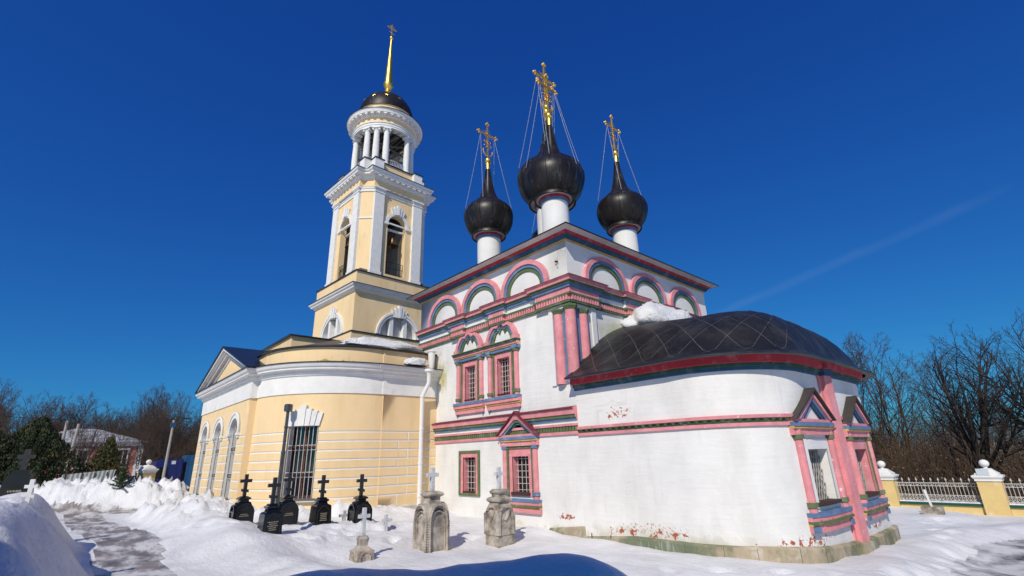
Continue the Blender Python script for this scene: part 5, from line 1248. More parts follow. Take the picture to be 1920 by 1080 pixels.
def black_grave(x, y, z, kind, H, seed, label):
    z = z-0.24
    t = thing('gravestone', (x, y, z), label, 'gravestone', 'black granite gravestones by the yellow wall')
    t.scale = (0.78, 0.78, 0.815)
    P = flat(0.0, 0.0, 0, 1)
    b = MB()
    if kind == 'arch':
        square(b, (0, 0, 0), [(0.37, 0), (0.36, 0.72), (0.385, 0.73), (0.385, 0.79), (0.355, 0.81), (0.24, 1.10), (0.17, 1.13), (0.17, 1.19), (0.235, 1.215), (0.235, 1.26), (0.19, 1.285), (0.12, 1.33), (0.0, 1.34)], 'granite')
        def A(r, zc): return [(-r, 0.35)]+[(-r*math.cos(PI*i/18), zc+r*math.sin(PI*i/18)) for i in range(19)]+[(r, 0.35)]
        PP = lambda u, d, zz: Vector((0.37+d, u, zz))
        b.ring(PP, A(0.37, 0.72), A(0.30, 0.72), -0.35, 0.05, 'granite'); b.ring(PP, A(0.30, 0.72), A(0.24, 0.72), -0.3, 0.025, 'granitec'); b.prism(PP, A(0.24, 0.72), -0.25, 0.0, 'granite')
        PQ = lambda u, d, zz: Vector((u, -0.37-d, zz)); b.ring(PQ, A(0.34, 0.70), A(0.28, 0.70), -0.3, 0.03, 'granite')
        zc = 1.33; rows = 2; zt = 0.66
    else:
        square(b, (0, 0, 0), [(0.36, 0), (0.31, 1.05), (0.27, 1.09), (0.20, 1.12), (0.17, 1.20), (0.225, 1.24), (0.225, 1.29), (0.17, 1.31), (0.13, 1.37), (0.0, 1.38)], 'granite')
        PP = lambda u, d, zz: Vector((0.345-0.03*(zz-0.3)+d, u, zz))
        A = lambda r, zc: [(-r, 0.40)]+[(-r*math.cos(PI*i/18), zc+r*1.1*math.sin(PI*i/18)+0.05*max(0, 1-abs(i-9)/3)) for i in range(19)]+[(r, 0.40)]
        b.ring(PP, A(0.27, 0.74), A(0.245, 0.74), -0.05, 0.02, 'granitec')
        zc = 1.37; rows = 5; zt = 0.78
    st = b.build('stone', t, local=True)
    b = MB(); text_rows(b, PP, 0.004, zt, rows, 0.19, seed); b.build('inscription', parent=st, local=True)
    b = MB(); cross3(b, 0, 0, zc-0.01, H, 0.062, 'granitec', 0.225); b.build('cross', t, local=True)
black_grave(-18.96, 4.95, 0.47, 'arch', 0.84, 1, 'black arch-fronted gravestone furthest left of the row at the yellow wall')
black_grave(-16.15, 5.0, 0.33, 'slab', 0.88, 2, 'tallest and nearest black slab gravestone, with gold lettering and a big cross')
black_grave(-17.85, 5.98, 0.47, 'arch', 0.84, 3, 'black gravestone half hidden behind the nearest slab, under the barred window')
black_grave(-17.1, 6.82, 0.34, 'slab', 0.84, 4, 'black slab gravestone with lettering, standing right of the barred window')
black_grave(-16.8, 8.03, 0.35, 'arch', 0.84, 5, 'black gravestone with a hollow arched front, nearest the white drainpipe')
# tall slab on the left bank
t = thing('gravestone', (-21.0, -0.62, 0.5), 'dark headstone with a cross on top, standing in the snow before the evergreens at left', 'gravestone')
b = MB(); PL = flat(-21.0, -0.62, 0.35, 0.937)
b.prism(PL, [(-0.40, 0.4), (0.40, 0.4), (0.33, 2.10), (-0.33, 2.10)], -0.12, 0.12, 'granite'); b.ubox(PL, -0.26, 0.26, 2.10, 2.22, -0.11, 0.11, 'granite'); b.ubox(PL, -0.2, 0.2, 2.22, 2.34, -0.09, 0.09, 'granite')
s_ = b.build('stone', t)
b = MB(); text_rows(b, PL, 0.125, 1.74, 3, 0.20, 9, step=0.11); b.build('inscription', s_)
b = MB(); b.ubox(PL, -0.055, 0.055, 2.32, 2.92, -0.05, 0.05, 'granitec'); b.ubox(PL, -0.20, 0.20, 2.66, 2.76, -0.045, 0.045, 'granitec'); b.prism(PL, [(-0.12, 2.50), (0.12, 2.44), (0.12, 2.52), (-0.12, 2.58)], -0.045, 0.045, 'granitec'); b.build('cross', t)
# weathered limestone monuments
def pointed(hw, z0, zs, zt, n=10):
    L = [(-hw, z0)]
    for i in range(n+1): q = i/n; L.append((-hw*math.cos(q*PI/2)**0.75 if i < n else 0.0, zs+(zt-zs)*math.sin(q*PI/2)**1.1))
    return L+[(-u, z) for u, z in L[::-1][1:]]
def rope(b, P, pts, d, r, m):
    b.tube([P(u, d, z) for u, z in pts], r, m, 7)
def sides(x, y, h): return [flat(x, y-h, 1, 0), flat(x+h, y, 0, 1), flat(x, y+h, -1, 0), flat(x-h, y, 0, -1)]
x, y = -12.95, 8.38; z = ground_z(x, y)-0.25
t = thing('stone_monument', (x, y, z), 'large weathered limestone monument with pointed arched panels and a grey marble cross', 'gravestone')
b = MB(); h = 0.33
square(b, (x, y, z), [(h, 0), (h*0.98, 1.05), (h*0.90, 1.22), (0.20, 1.42), (0.17, 1.50), (0.17, 1.60), (0.24, 1.64), (0.25, 1.68), (0.22, 1.72), (0.14, 1.76), (0.0, 1.77)], 'gravestone')
for P in sides(x, y, h):
    o, i = [(u, zz+z) for u, zz in pointed(0.325, 0.1, 0.95, 1.45)], [(u, zz+z) for u, zz in pointed(0.25, 0.1, 0.93, 1.33)]
    b.ring(P, o, i, -0.16, 0.04, 'gravestone'); rope(b, P, [(u, zz+z) for u, zz in pointed(0.285, 0.1, 0.94, 1.40)], 0.045, 0.034, 'gravestone')
    rope(b, P, [(u, zz+z) for u, zz in pointed(0.225, 0.1, 0.90, 1.24)], 0.012, 0.02, 'gravestone')
    for s in (-1, 1):
        for k in range(13): b.bar(P(s*0.31, 0.03, z+0.2+0.06*k), P(s*0.345, 0.055, z+0.235+0.06*k), 0.018, 'gravestone', 5)
b.build('stone', t)
b = MB(); cross3(b, x, y, z+1.76, 0.62, 0.055, 'marble', 0.185, False, 0.06); b.build('cross', t)
x, y = -12.2, 10.28; z = ground_z(x, y)-0.25
t = thing('stone_monument', (x, y, z), 'blackened limestone monument with stepped collars and a crack round its foot, under a grey cross', 'gravestone')
b = MB(); h = 0.30
square(b, (x, y, z), [(h, 0), (h, 0.50), (h*0.965, 0.505), (h*0.965, 0.53), (h*1.02, 0.535), (h*1.0, 1.05), (h*0.92, 1.22), (0.22, 1.36), (0.21, 1.40), (0.27, 1.44), (0.28, 1.50), (0.23, 1.54), (0.16, 1.56), (0.16, 1.62), (0.20, 1.66), (0.21, 1.71), (0.15, 1.77), (0, 1.78)], 'gravestone')
for P in sides(x, y, h):
    rope(b, P, [(u, zz+z) for u, zz in pointed(0.26, 0.55, 0.95, 1.30)], 0.0, 0.05, 'gravestone'); rope(b, P, [(-0.29, z+0.55), (-0.30, z+1.12)], 0.0, 0.05, 'gravestone'); rope(b, P, [(0.14, z+1.2), (0.02, z+1.0), (-0.06, z+0.92)], 0.0, 0.05, 'gravestone')
b.build('stone', t)
b = MB(); cross3(b, x, y, z+1.77, 0.62, 0.05, 'marble', 0.155, False, 0.055); b.build('cross', t)
x, y = -12.75, 6.22; z = ground_z(x, y)-0.22
t = thing('stone_monument', (x, y, z), 'small squat limestone stump with curled shoulders carrying a tall thin white cross', 'gravestone')
b = MB()
square(b, (x, y, z), [(0.235, 0), (0.22, 0.36), (0.215, 0.44), (0.15, 0.48), (0.10, 0.55), (0.105, 0.62), (0.12, 0.70), (0.09, 0.76), (0, 0.77)], 'gravestone')
for P in sides(x, y, 0.22):
    rope(b, P, [(u, zz+z) for u, zz in pointed(0.13, 0.05, 0.25, 0.42)], 0.0, 0.028, 'gravestone'); rope(b, P, [(-0.2, z+0.42), (-0.05, z+0.3), (0.0, z+0.12)], 0.0, 0.022, 'gravestone')
b.build('stone', t)
b = MB(); cross3(b, x, y, z+0.75, 0.66, 0.042, 'marble', 0.15, False, 0.045); b.build('cross', t)
def small_cross(x, y, H, label, up=0.0, m='marble'):
    z = ground_z(x, y)-0.1+up; b = MB(); cross3(b, x, y, z, H, 0.045, m, 0.17, False, 0.05)
    tag(b.build('stone_cross', None), label, 'grave cross')
small_cross(-15.7, 8.42, 0.58, 'small pale marble cross standing low in the snow left of the large monument')
small_cross(-17.3, 7.72, 0.5, 'tiny white cross in the snow just behind the black slab right of the window')
z = ground_z(-14.0, -0.22)-0.25; b = MB(); PL = flat(-14.0, -0.22, 0.25, 0.968)
b.ubox(PL, -0.035, 0.035, z, z+0.66, -0.03, 0.03, 'plaster'); b.ubox(PL, -0.10, 0.10, z+0.50, z+0.56, -0.028, 0.028, 'plaster'); b.prism(PL, [(-0.11, z+0.36), (0.09, z+0.31), (0.09, z+0.37), (-0.11, z+0.42)], -0.033, 0.033, 'plaster')
tag(b.build('wooden_cross', None), 'small white cross poking out of the deep snow bank at the left edge', 'grave cross')
x, y = -4.72, 26.4; z = ground_z(x, y)-0.12
t = thing('stone_monument', (x, y, z), 'low rough stone block carrying a leaning white stake, in the snow before the right fence', 'gravestone')
b = MB(); b.add([(x+a*0.34, y+c*0.22, z+k) for k in (0, 0.40) for a, c in ((-1, -1), (1, -1), (0.95, 1), (-0.95, 1))], [(0, 1, 2, 3), (4, 5, 6, 7), (0, 1, 5, 4), (1, 2, 6, 5), (2, 3, 7, 6), (3, 0, 4, 7)], 'gravestone'); b.build('stone', t)
b = MB(); b.tube([(x, y, z+0.38), (x-0.10, y, z+1.02)], 0.05, 'plaster', 4); b.build('stake', t)

# ================================================================ churchyard fence on the right
def fence_pillar(x, y, ang, label, plate=False, z=-1.0):
    t = thing('fence_pillar', (x, y, z), label, 'fence pillar', 'yellow fence pillars with white ball tops', rad(ang))
    b = MB(); z0 = 0.5
    b.box(-0.37, 0.37, -0.37, 0.37, 0, z0+1.30, 'yellow2'); b.build('shaft', t, local=True)
    b = MB()
    square(b, (0, 0, 0), [(0.38, z0+1.30), (0.41, z0+1.31), (0.41, z0+1.38), (0.43, z0+1.40), (0.47, z0+1.46), (0.47, z0+1.52), (0.36, z0+1.54), (0.36, z0+1.60), (0.32, z0+1.62), (0.18, z0+1.76), (0.13, z0+1.78), (0.0, z0+1.785)], 'plaster'); b.build('cap', t, local=True)
    b = MB(); b.lathe([(0.075, z0+1.76), (0.065, z0+1.83)]+[(max(0.0, 0.165*math.sin(PI*i/14)), z0+1.97-0.15*math.cos(PI*i/14)) for i in range(1, 15)], 'plaster', n=20); b.build('ball', t, local=True)
    if plate: b = MB(); b.box(-0.28, 0.10, -0.42, -0.37, z0+1.54, z0+1.78, 'signpale'); b.build('plate', t, local=True)
    return t
FP = [(-10.05, 28.5), (-6.52, 28.5), (-3.0, 28.5), (0.52, 28.5)]; FA = 0.0
fence_pillar(*FP[1], FA, 'yellow pillar with a white ball top, right behind the apse edge')
fence_pillar(*FP[2], FA, 'yellow pillar with ball top and pale plate, between two iron railings at right', True)
fence_pillar(*FP[3], FA, 'yellow pillar at the far right end of the fence'); fence_pillar(*FP[0], FA, 'yellow pillar hidden behind the apse')
def fence_panel(a, c, label):
    a, c = Vector((a[0], a[1], 0)), Vector((c[0], c[1], 0)); d = (c-a).normalized(); a = a+d*0.375; c = c-d*0.375; L = (c-a).length
    t = thing('iron_fence', (a.x, a.y, -0.6), label, 'fence', 'railing sections of the churchyard fence'); P = flat(a.x, a.y, d.x, d.y); z0 = -0.06
    b = MB(); b.ubox(P, 0, L, -1.2, z0-0.10, -0.2, 0.2, 'yellow2'); b.build('base_wall', t)
    b = MB(); b.ubox(P, 0, L, z0-0.10, z0, -0.26, 0.26, 'greenpaint'); b.build('coping', t)
    b = MB(); n = 40; pts = []
    for k in range(n):
        u0, u1 = L*k/n, L*(k+1)/n; h0, h1 = [0.045+0.035*vnoise(np.array([q*3.1]), np.array([a.x]))[0] for q in (k, k+1)]
        vs = [P(u, dd_, zz) for u, hh in ((u0, h0), (u1, h1)) for dd_, zz in ((-0.24, z0+0.004), (-0.2, z0+hh), (0.16, z0+hh), (0.22, z0+0.004))]
        b.add(vs, [(0, 1, 5, 4), (1, 2, 6, 5), (2, 3, 7, 6)], 'snow')
    o = b.build('snow_cover', t)
    b = MB(); zb, zt, z2 = z0+0.08, z0+0.74, z0+0.86
    for z in (zb, zb+0.20, zt-0.10, zt+0.02): b.bar(P(0, 0, z), P(L, 0, z), 0.020, 'railiron')
    n = 22
    for k in range(n+1):
        u = L*k/n; b.bar(P(u, 0, zb), P(u, 0, zt if k % 2 else zt+0.10), 0.014, 'railiron')
        if k % 2 == 0: b.tube([P(u, 0, zt+0.10), P(u, 0, zt+0.14), P(u, 0, zt+0.24)], [0.014, 0.04, 0.002], 'railiron', 6)
        if k < n: b.bar(P(u, 0, zb), P(u+L/n, 0, zb+0.2), 0.011, 'railiron'); b.bar(P(u, 0, zb+0.2), P(u+L/n, 0, zb), 0.011, 'railiron')
        if k % 2 == 0 and k < n:
            for s in (-1, 1): b.bar(P(u, 0, zt-0.10), P(u+s*L/n*0.8, 0, zt+0.02), 0.011, 'railiron')
    b.build('railing', t)
fence_panel(FP[1], FP[2], 'white iron railing on a low green-capped wall between the two ball-topped pillars')
fence_panel(FP[2], FP[3], 'white iron railing section cut off by the right edge of the photo')
fence_panel(FP[0], FP[1], 'railing section hidden behind the apse')

# ================================================================ trees
class Bag:
    """fast tube collector"""
    def __init__(s): s.v = []; s.f = []; s.n = 0
    def tube(s, pts, rs, k):
        pts = np.asarray(pts, float); t = np.gradient(pts, axis=0); t /= np.linalg.norm(t, axis=1)[:, None]+1e-9
        ref = np.array([0.0, 0, 1]) if abs(t[0][2]) < 0.9 else np.array([1.0, 0, 0])
        u = np.cross(t, ref); u /= np.linalg.norm(u, axis=1)[:, None]+1e-9; w_ = np.cross(t, u)
        an = 2*np.pi*np.arange(k)/k
        ring = pts[:, None, :]+(u[:, None, :]*np.cos(an)[None, :, None]+w_[:, None, :]*np.sin(an)[None, :, None])*np.asarray(rs)[:, None, None]
        m = len(pts); s.v.append(ring.reshape(-1, 3)); b = s.n
        i, j = np.meshgrid(np.arange(m-1), np.arange(k), indexing='ij'); i, j = i.ravel(), j.ravel(); j2 = (j+1) % k
        s.f.append(np.stack([b+i*k+j, b+i*k+j2, b+(i+1)*k+j2, b+(i+1)*k+j], 1)); s.n += m*k
    def quads(s, q):
        q = np.asarray(q, float); n = len(q); s.v.append(q.reshape(-1, 3)); s.f.append(s.n+np.arange(n*4).reshape(-1, 4)); s.n += n*4
    def mesh(s, name, mats, idx=None):
        me = bpy.data.meshes.new(name); v = np.concatenate(s.v); f = np.concatenate(s.f)
        me.vertices.add(len(v)); me.vertices.foreach_set('co', v.ravel()); me.loops.add(f.size); me.loops.foreach_set('vertex_index', f.ravel().astype(np.int32))
        me.polygons.add(len(f)); me.polygons.foreach_set('loop_start', np.arange(0, f.size, 4, dtype=np.int32))
        for m in mats: me.materials.append(M[m])
        if idx is not None: me.polygons.foreach_set('material_index', np.asarray(idx, dtype=np.int32))
        me.update(calc_edges=True); me.validate(); return me
def link(name, me, parent=None, loc=(0, 0, 0)):
    o = bpy.data.objects.new(name, me); COL.objects.link(o); o.location = loc
    if parent: o.parent = parent
    return o
def unit(v): return v/(np.linalg.norm(v)+1e-9)
def vase_tree(seed, H, wide=0.62, r0=0.2, trunk=0.30, limbs=7, twig='twig', bark='bark', rmin=0.008, lean=0.0, dens=(14, 7, 3), amin=8, amax=44):
    """short trunk that breaks into long rising limbs, each with fine straight side twigs"""
    r_ = np.random.default_rng(seed); tr, cr = Bag(), Bag()
    def path(p, d, L, n, jit, up):
        pts = [p]; ds = [d]
        for i in range(n):
            d = unit(d+r_.normal(0, jit, 3)+np.array([0, 0, up])); p = p+d*L/n; pts.append(p); ds.append(d)
        return pts, ds
    def side(dd, ang, az):
        ref = unit(np.cross(dd, np.array([0.31, 0.17, 1.0]) if abs(dd[2]) < 0.95 else np.array([1.0, 0, 0]))); o = ref*np.cos(az)+np.cross(dd, ref)*np.sin(az)
        return unit(dd*np.cos(ang)+o*np.sin(ang))
    def spray(pts, ds, n, L, r, lv):
        m = dens[lv]
        for k in range(m):
            f = 0.22+0.78*(k+r_.random())/m; f = min(f, 0.985); q = f*n; i = int(q); a = pts[i]*(1-(q-i))+pts[i+1]*(q-i)
            nd = side(ds[i], rad(r_.uniform(25, 52)), r_.random()*2*np.pi); LL = L*((0.36, 0.42, 0.5)[lv])*(1.25-0.75*f)*r_.uniform(0.7, 1.2)
            nn = (5, 3, 2)[lv]; rr0 = max(rmin, r*(1-0.7*f)*0.5); P, D = path(a, nd, LL, nn, 0.10, (0.09, 0.05, 0.02)[lv])
            cr.tube(P, np.maximum(np.linspace(rr0, rr0*0.35, nn+1), rmin*(1.0, 0.85, 0.7)[lv]), 4 if lv == 0 else 3)
            if lv < 2: spray(P, D, nn, LL, rr0, lv+1)
    P, D = path(np.zeros(3), unit(np.array([lean, 0.2*lean, 1.0])), H*trunk, 6, 0.04, 0.02)
    tr.tube(P, np.linspace(r0*1.15, r0*0.8, 7), 9)
    for k in range(limbs):
        f = 0.55+0.45*(k+0.5)/limbs if k < limbs-2 else 1.0; q = min(f*6, 5.999); i = int(q); a = P[i]*(1-(q-i))+P[i+1]*(q-i)
        nd = side(D[i], rad(amin+(amax-amin)*r_.random()*(1.0 if k < limbs-2 else 0.35)), k*2.4+r_.random()*0.7); L = H*(1-trunk*f)*r_.uniform(0.82, 1.04)*(1.0 if k > 1 else 0.8)
        nd = unit(nd*np.array([wide*1.6, wide*1.6, 1.0])); n = 9; pts, ds = path(a, nd, L, n, 0.055, 0.035); rr0 = r0*r_.uniform(0.36, 0.55)
        tr.tube(pts, np.maximum(np.linspace(rr0, rr0*0.12, n+1), rmin), 6); spray(pts, ds, n, L, rr0, 0)
    return tr.mesh('trunk', [bark]), cr.mesh('crown', [twig])
PROTO = {}
PROTO['oak'] = vase_tree(1, 13, 0.60, 0.30, 0.33, 9, twig='twigdark', dens=(15, 8, 3))
PROTO['leaning'] = vase_tree(6, 11.5, 0.66, 0.32, 0.36, 9, twig='twigdark', dens=(15, 8, 3))
PROTO['willow'] = vase_tree(5, 10, 0.50, 0.14, 0.16, 6, bark='barkolive', dens=(14, 7, 3))
PROTO['slim'] = vase_tree(3, 12, 0.34, 0.12, 0.30, 5, dens=(14, 7, 3))
PROTO['ash'] = vase_tree(4, 12, 0.55, 0.16, 0.30, 6, dens=(13, 7, 3))
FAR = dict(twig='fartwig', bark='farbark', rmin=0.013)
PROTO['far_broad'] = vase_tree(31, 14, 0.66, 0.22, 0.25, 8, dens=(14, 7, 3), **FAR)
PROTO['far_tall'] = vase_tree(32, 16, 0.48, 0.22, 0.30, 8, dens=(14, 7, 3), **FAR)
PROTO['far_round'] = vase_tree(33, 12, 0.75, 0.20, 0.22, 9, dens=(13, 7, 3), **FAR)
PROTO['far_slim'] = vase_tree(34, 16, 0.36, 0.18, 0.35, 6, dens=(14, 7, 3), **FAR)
def tree(kind, x, y, s, rz, label, group, sz=None):
    z = ground_z(x, y) if abs(x) < 60 and abs(y) < 70 else 0.2
    t = thing('bare_tree', (x, y, z-0.15), label, 'tree', group, rz); t.scale = (s, s, sz or s)
    link('trunk', PROTO[kind][0], t); link('crown', PROTO[kind][1], t)
# right: trees behind the fence
GR = 'bare trees behind the right fence'
tree('leaning', -4.3, 38.0, 0.86, rad(235), 'dark forked tree with spreading bare crown, leaning left behind the fence pillar', GR, 0.88)
tree('oak', -0.1, 36.5, 0.80, rad(70), 'dark bare tree cut off by the right edge, behind the last railing', GR, 0.78)
tree('willow', -9.0, 45.0, 1.28, rad(200), 'olive-stemmed slender tree rising just right of the apse roof', GR)
tree('willow', -11.8, 48.0, 1.28, rad(20), 'olive-stemmed tree partly hidden by the apse roof edge', GR)
tree('slim', -6.3, 44.0, 0.84, rad(120), 'thin straight tree between the olive-stemmed tree and the dark forked tree', GR)
tree('ash', -7.9, 56.0, 0.7, rad(10), 'small pale tree far back in the brush, left of the forked tree', GR)
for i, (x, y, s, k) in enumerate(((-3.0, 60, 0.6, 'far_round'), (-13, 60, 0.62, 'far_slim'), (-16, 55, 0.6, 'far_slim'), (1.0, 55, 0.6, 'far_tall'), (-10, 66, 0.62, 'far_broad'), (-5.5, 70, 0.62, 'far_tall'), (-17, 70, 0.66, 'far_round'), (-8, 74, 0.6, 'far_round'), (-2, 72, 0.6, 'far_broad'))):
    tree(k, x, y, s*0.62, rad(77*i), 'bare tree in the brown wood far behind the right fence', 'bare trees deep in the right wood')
# left: wood behind the houses
k = 0; rr = np.random.default_rng(21)
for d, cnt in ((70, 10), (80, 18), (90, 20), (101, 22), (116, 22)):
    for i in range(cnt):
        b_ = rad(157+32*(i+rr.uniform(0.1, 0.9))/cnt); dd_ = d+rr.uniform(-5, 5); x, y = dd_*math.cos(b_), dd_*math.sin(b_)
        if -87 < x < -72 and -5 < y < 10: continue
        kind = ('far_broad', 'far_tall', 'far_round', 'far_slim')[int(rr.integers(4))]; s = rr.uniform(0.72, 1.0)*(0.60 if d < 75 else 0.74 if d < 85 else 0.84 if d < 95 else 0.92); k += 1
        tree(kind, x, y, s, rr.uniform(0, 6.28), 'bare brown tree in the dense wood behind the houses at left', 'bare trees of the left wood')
for x, y, s in ((-63, 1.2, 0.52), (-66, 4.6, 0.55), (-64, 6.4, 0.5), (-61, -1.8, 0.55)): tree('far_round', x, y, s, x*3, 'small bare tree standing in front of the pink house', 'small bare trees before the pink house')
# brush: far too many stems to count
def brush(name, label, pts, hs, seed, leafy, r=0.012, mats=('thicket', 'dryleaf'), base=-0.6):
    r_ = np.random.default_rng(seed); bag = Bag(); n = len(pts); cnt = 0
    P0 = np.column_stack([pts, np.full(n, base)]); lean = r_.normal(0, 0.20, (n, 2)); segs = []
    def strand(p0, p1, p2, ra, rb):
        # three-sided tubes of two segments, vectorised
        an = 2*np.pi*np.arange(3)/3; o = np.stack([np.cos(an), np.sin(an), np.zeros(3)], 1)
        rings = [p[:, None, :]+o[None]*rr_[:, None, None] for p, rr_ in ((p0, ra), (p1, (ra+rb)/2), (p2, rb))]
        for a, c in zip(rings[:-1], rings[1:]):
            for j in range(3):
                j2 = (j+1) % 3; segs.append(np.stack([a[:, j], a[:, j2], c[:, j2], c[:, j]], 1))
    H = hs*r_.uniform(0.55, 1.15, n); mid = P0+np.column_stack([lean*H[:, None]*0.4, H*0.5]); top = P0+np.column_stack([lean*H[:, None]*1.1+r_.normal(0, 0.15, (n, 2)), H])
    strand(P0, mid, top, np.full(n, r*1.6), np.full(n, r*0.5))
    for rep in range(9):
        f = r_.uniform(0.25, 1.0, n)[:, None]; a = np.where(f < 0.5, P0+(mid-P0)*f*2, mid+(top-mid)*(f*2-1)); dv = r_.normal(0, 1, (n, 3)); dv[:, 2] = np.abs(dv[:, 2])*0.9+0.3; dv /= np.linalg.norm(dv, axis=1)[:, None]
        L = r_.uniform(0.35, 1.1, n)[:, None]*(hs.mean()/3.5); c = a+dv*L; strand(a, (a+c)/2+r_.normal(0, 0.05, (n, 3)), c, np.full(n, r*0.7), np.full(n, r*0.35))
    q = np.concatenate(segs); bag.quads(q); nq = len(q)
    nl = int(n*leafy)
    if nl:
        j = r_.integers(0, n, nl); f = r_.uniform(0.2, 1.05, nl)[:, None]; c = P0[j]+(top-P0)[j]*f+r_.normal(0, 0.22, (nl, 3)); u = r_.normal(0, 1, (nl, 3)); w_ = r_.normal(0, 1, (nl, 3)); sz = r_.uniform(0.03, 0.075, nl)[:, None]
        u = u/np.linalg.norm(u, axis=1)[:, None]*sz; w_ = w_/np.linalg.norm(w_, axis=1)[:, None]*sz; bag.quads(np.stack([c-u, c+w_, c+u, c-w_], 1))
    me = bag.mesh(name, mats, [0]*nq+[1]*nl); o = link(name, me); tag(o, label, 'brush'); o['kind'] = 'stuff'; return o
n = 5200; px_ = RNG.uniform(-28, 8, n); py_ = 33.5+45*RNG.random(n)**1.5+0.6*np.clip(-px_-3, -8, 40)
brush('thicket', 'tangled brown brush with dry leaves filling the ground behind the right fence', np.column_stack([px_, py_]), np.interp(py_, [33, 40, 55, 80], [3.2, 4.5, 5.8, 7.8])*RNG.uniform(0.75, 1.1, n), 5, 8, r=0.014, base=-2.2)
n = 6500; ang = np.radians(RNG.uniform(157, 190, n)); rd = RNG.uniform(90, 122, n)
brush('undergrowth', 'dark brown undergrowth filling the foot of the wood at left', np.column_stack([rd*np.cos(ang), rd*np.sin(ang)]), RNG.uniform(5.0, 9.5, n), 6, 0, r=0.032, mats=('thicket', 'thicket'))

# evergreens
def evergreen(x, y, r, H, seed, label, m='needle', taper=0.9, leaf=0.17, n=5200, base=None, cat='evergreen', name='thuja', blunt=False):
    z = base if base is not None else ground_z(x, y)-0.1
    t = thing(name, (x, y, z), label, cat); r_ = np.random.default_rng(seed)
    tr = Bag(); tr.tube([[0, 0, -0.2], [0.03, 0, H*0.5], [0, 0, H*0.92]], [0.12*r, 0.07*r, 0.02], 7); link('trunk', tr.mesh('trunk', ['bark']), t)
    f = r_.random(n)**0.85; a = r_.random(n)*2*np.pi
    prof = np.sqrt(np.clip(1-((f-0.4)/0.6)**2, 0.02, 1)) if blunt else np.where(f < 0.22, 0.72+0.28*(f/0.22), (1-((f-0.22)/0.78)**1.35))*0.97+0.03
    lob = 1+0.22*np.sin(3*a+seed+5*f)+0.14*np.sin(7*a+9*f+seed*2)+0.10*np.sin(13*a-17*f)
    rr_ = r*prof*lob*(1-0.55*r_.random(n)**2.2)
    c = np.stack([rr_*np.cos(a), rr_*np.sin(a), H*(0.04+0.96*f)], 1)+r_.normal(0, 0.04, (n, 3))
    out = np.stack([np.cos(a), np.sin(a), np.zeros(n)], 1); up = np.stack([np.cos(a)*0.35, np.sin(a)*0.35, np.ones(n)], 1)+r_.normal(0, 0.35, (n, 3)); up /= np.linalg.norm(up, axis=1)[:, None]
    sd = np.cross(up, out+r_.normal(0, 0.6, (n, 3))); sd /= np.linalg.norm(sd, axis=1)[:, None]
    L = leaf*r_.uniform(0.6, 1.3, n)[:, None]
    b = Bag(); b.quads(np.stack([c-up*L*0.5, c+sd*L*0.34, c+up*L*0.8, c-sd*L*0.34], 1)); link('crown', b.mesh('crown', [m]), t); return t
evergreen(-40.5, -4.2, 3.1, 5.9, 1, 'big dark evergreen cut off by the left edge of the photo', n=26000, leaf=0.11, base=0.2)
evergreen(-40.2, -0.9, 2.5, 5.0, 2, 'big dark evergreen beside the grey poles, behind the snow bank at left', n=24000, leaf=0.11, base=0.2)
evergreen(-40.2, 2.45, 1.05, 3.6, 3, 'yellowish cone-shaped thuja standing before the pink house', m='needlelight', n=9000, leaf=0.11, base=0.5)
t = thing('fir_sapling', (-34.9, 2.95, 1.25), 'little green fir sapling poking out of the snow bank', 'sapling'); r_ = np.random.default_rng(4); b1, b2 = Bag(), Bag()
b1.tube([[0, 0, -0.3], [0.05, 0, 0.5], [0.1, 0.05, 1.05]], [0.025, 0.018, 0.006], 5)
for k in range(26):
    h = 0.05+0.9*k/26; a = k*2.4; L = 0.55*(1.05-k/26); p = np.array([0.08*h, 0.03*h, h]); e = p+np.array([np.cos(a)*L, np.sin(a)*L, 0.1+0.15*L]); b1.tube([p, e], [0.008, 0.003], 3)
    f = r_.random(60)[:, None]; c = p+(e-p)*f; u = r_.normal(0, 0.045, (60, 3)); w_ = r_.normal(0, 0.02, (60, 3)); b2.quads(np.stack([c-u, c+w_, c+u, c-w_], 1))
link('stem', b1.mesh('stem', ['bark']), t); link('needles', b2.mesh('needles', ['needlegrn']), t)
# evergreen added unseen behind the camera, only to throw shade on the near mound
evergreen(-0.7, -4.7, 3.0, 9.4, 12, 'added tall evergreen shape, unseen behind the camera, placed to throw the broad foreground shadow', n=30000, leaf=0.42, base=0.3, blunt=True)

# ================================================================ things beyond the snow bank at left
fence_pillar(-41.5, 4.75, 20, 'yellow fence pillar with white ball and plate rising behind the snow bank near the truck', True, ground_z(-41.5, 4.75)-0.35)
# corrugated sheet fence
t = thing('sheet_fence', (-37.9, 1.5, 0.9), 'pale corrugated metal sheets with rusty seams leaning behind the snow bank', 'fence'); b = MB(); P = flat(-37.9, 1.5, 0.12, 0.992)
pts = [(-1.1+2.3*k/60, 0.02*math.sin(k*1.25)) for k in range(61)]
for (u0, d0), (u1, d1) in zip(pts[:-1], pts[1:]):
    zt0, zt1 = 2.05+0.20*(u0+1.1)/2.3, 2.05+0.20*(u1+1.1)/2.3; b.add([P(u0, d0, 0.7), P(u1, d1, 0.7), P(u1+0.12, d1, zt1), P(u0+0.12, d0, zt0)], [(0, 1, 2, 3)], 'sheet')
b.build('sheets', t); b = MB()
for u in (-0.9, -0.2, 0.35, 0.9): b.ubox(P, u+0.04, u+0.09, 0.7, 2.12, 0.024, 0.05, 'rust')
b.build('battens', t)
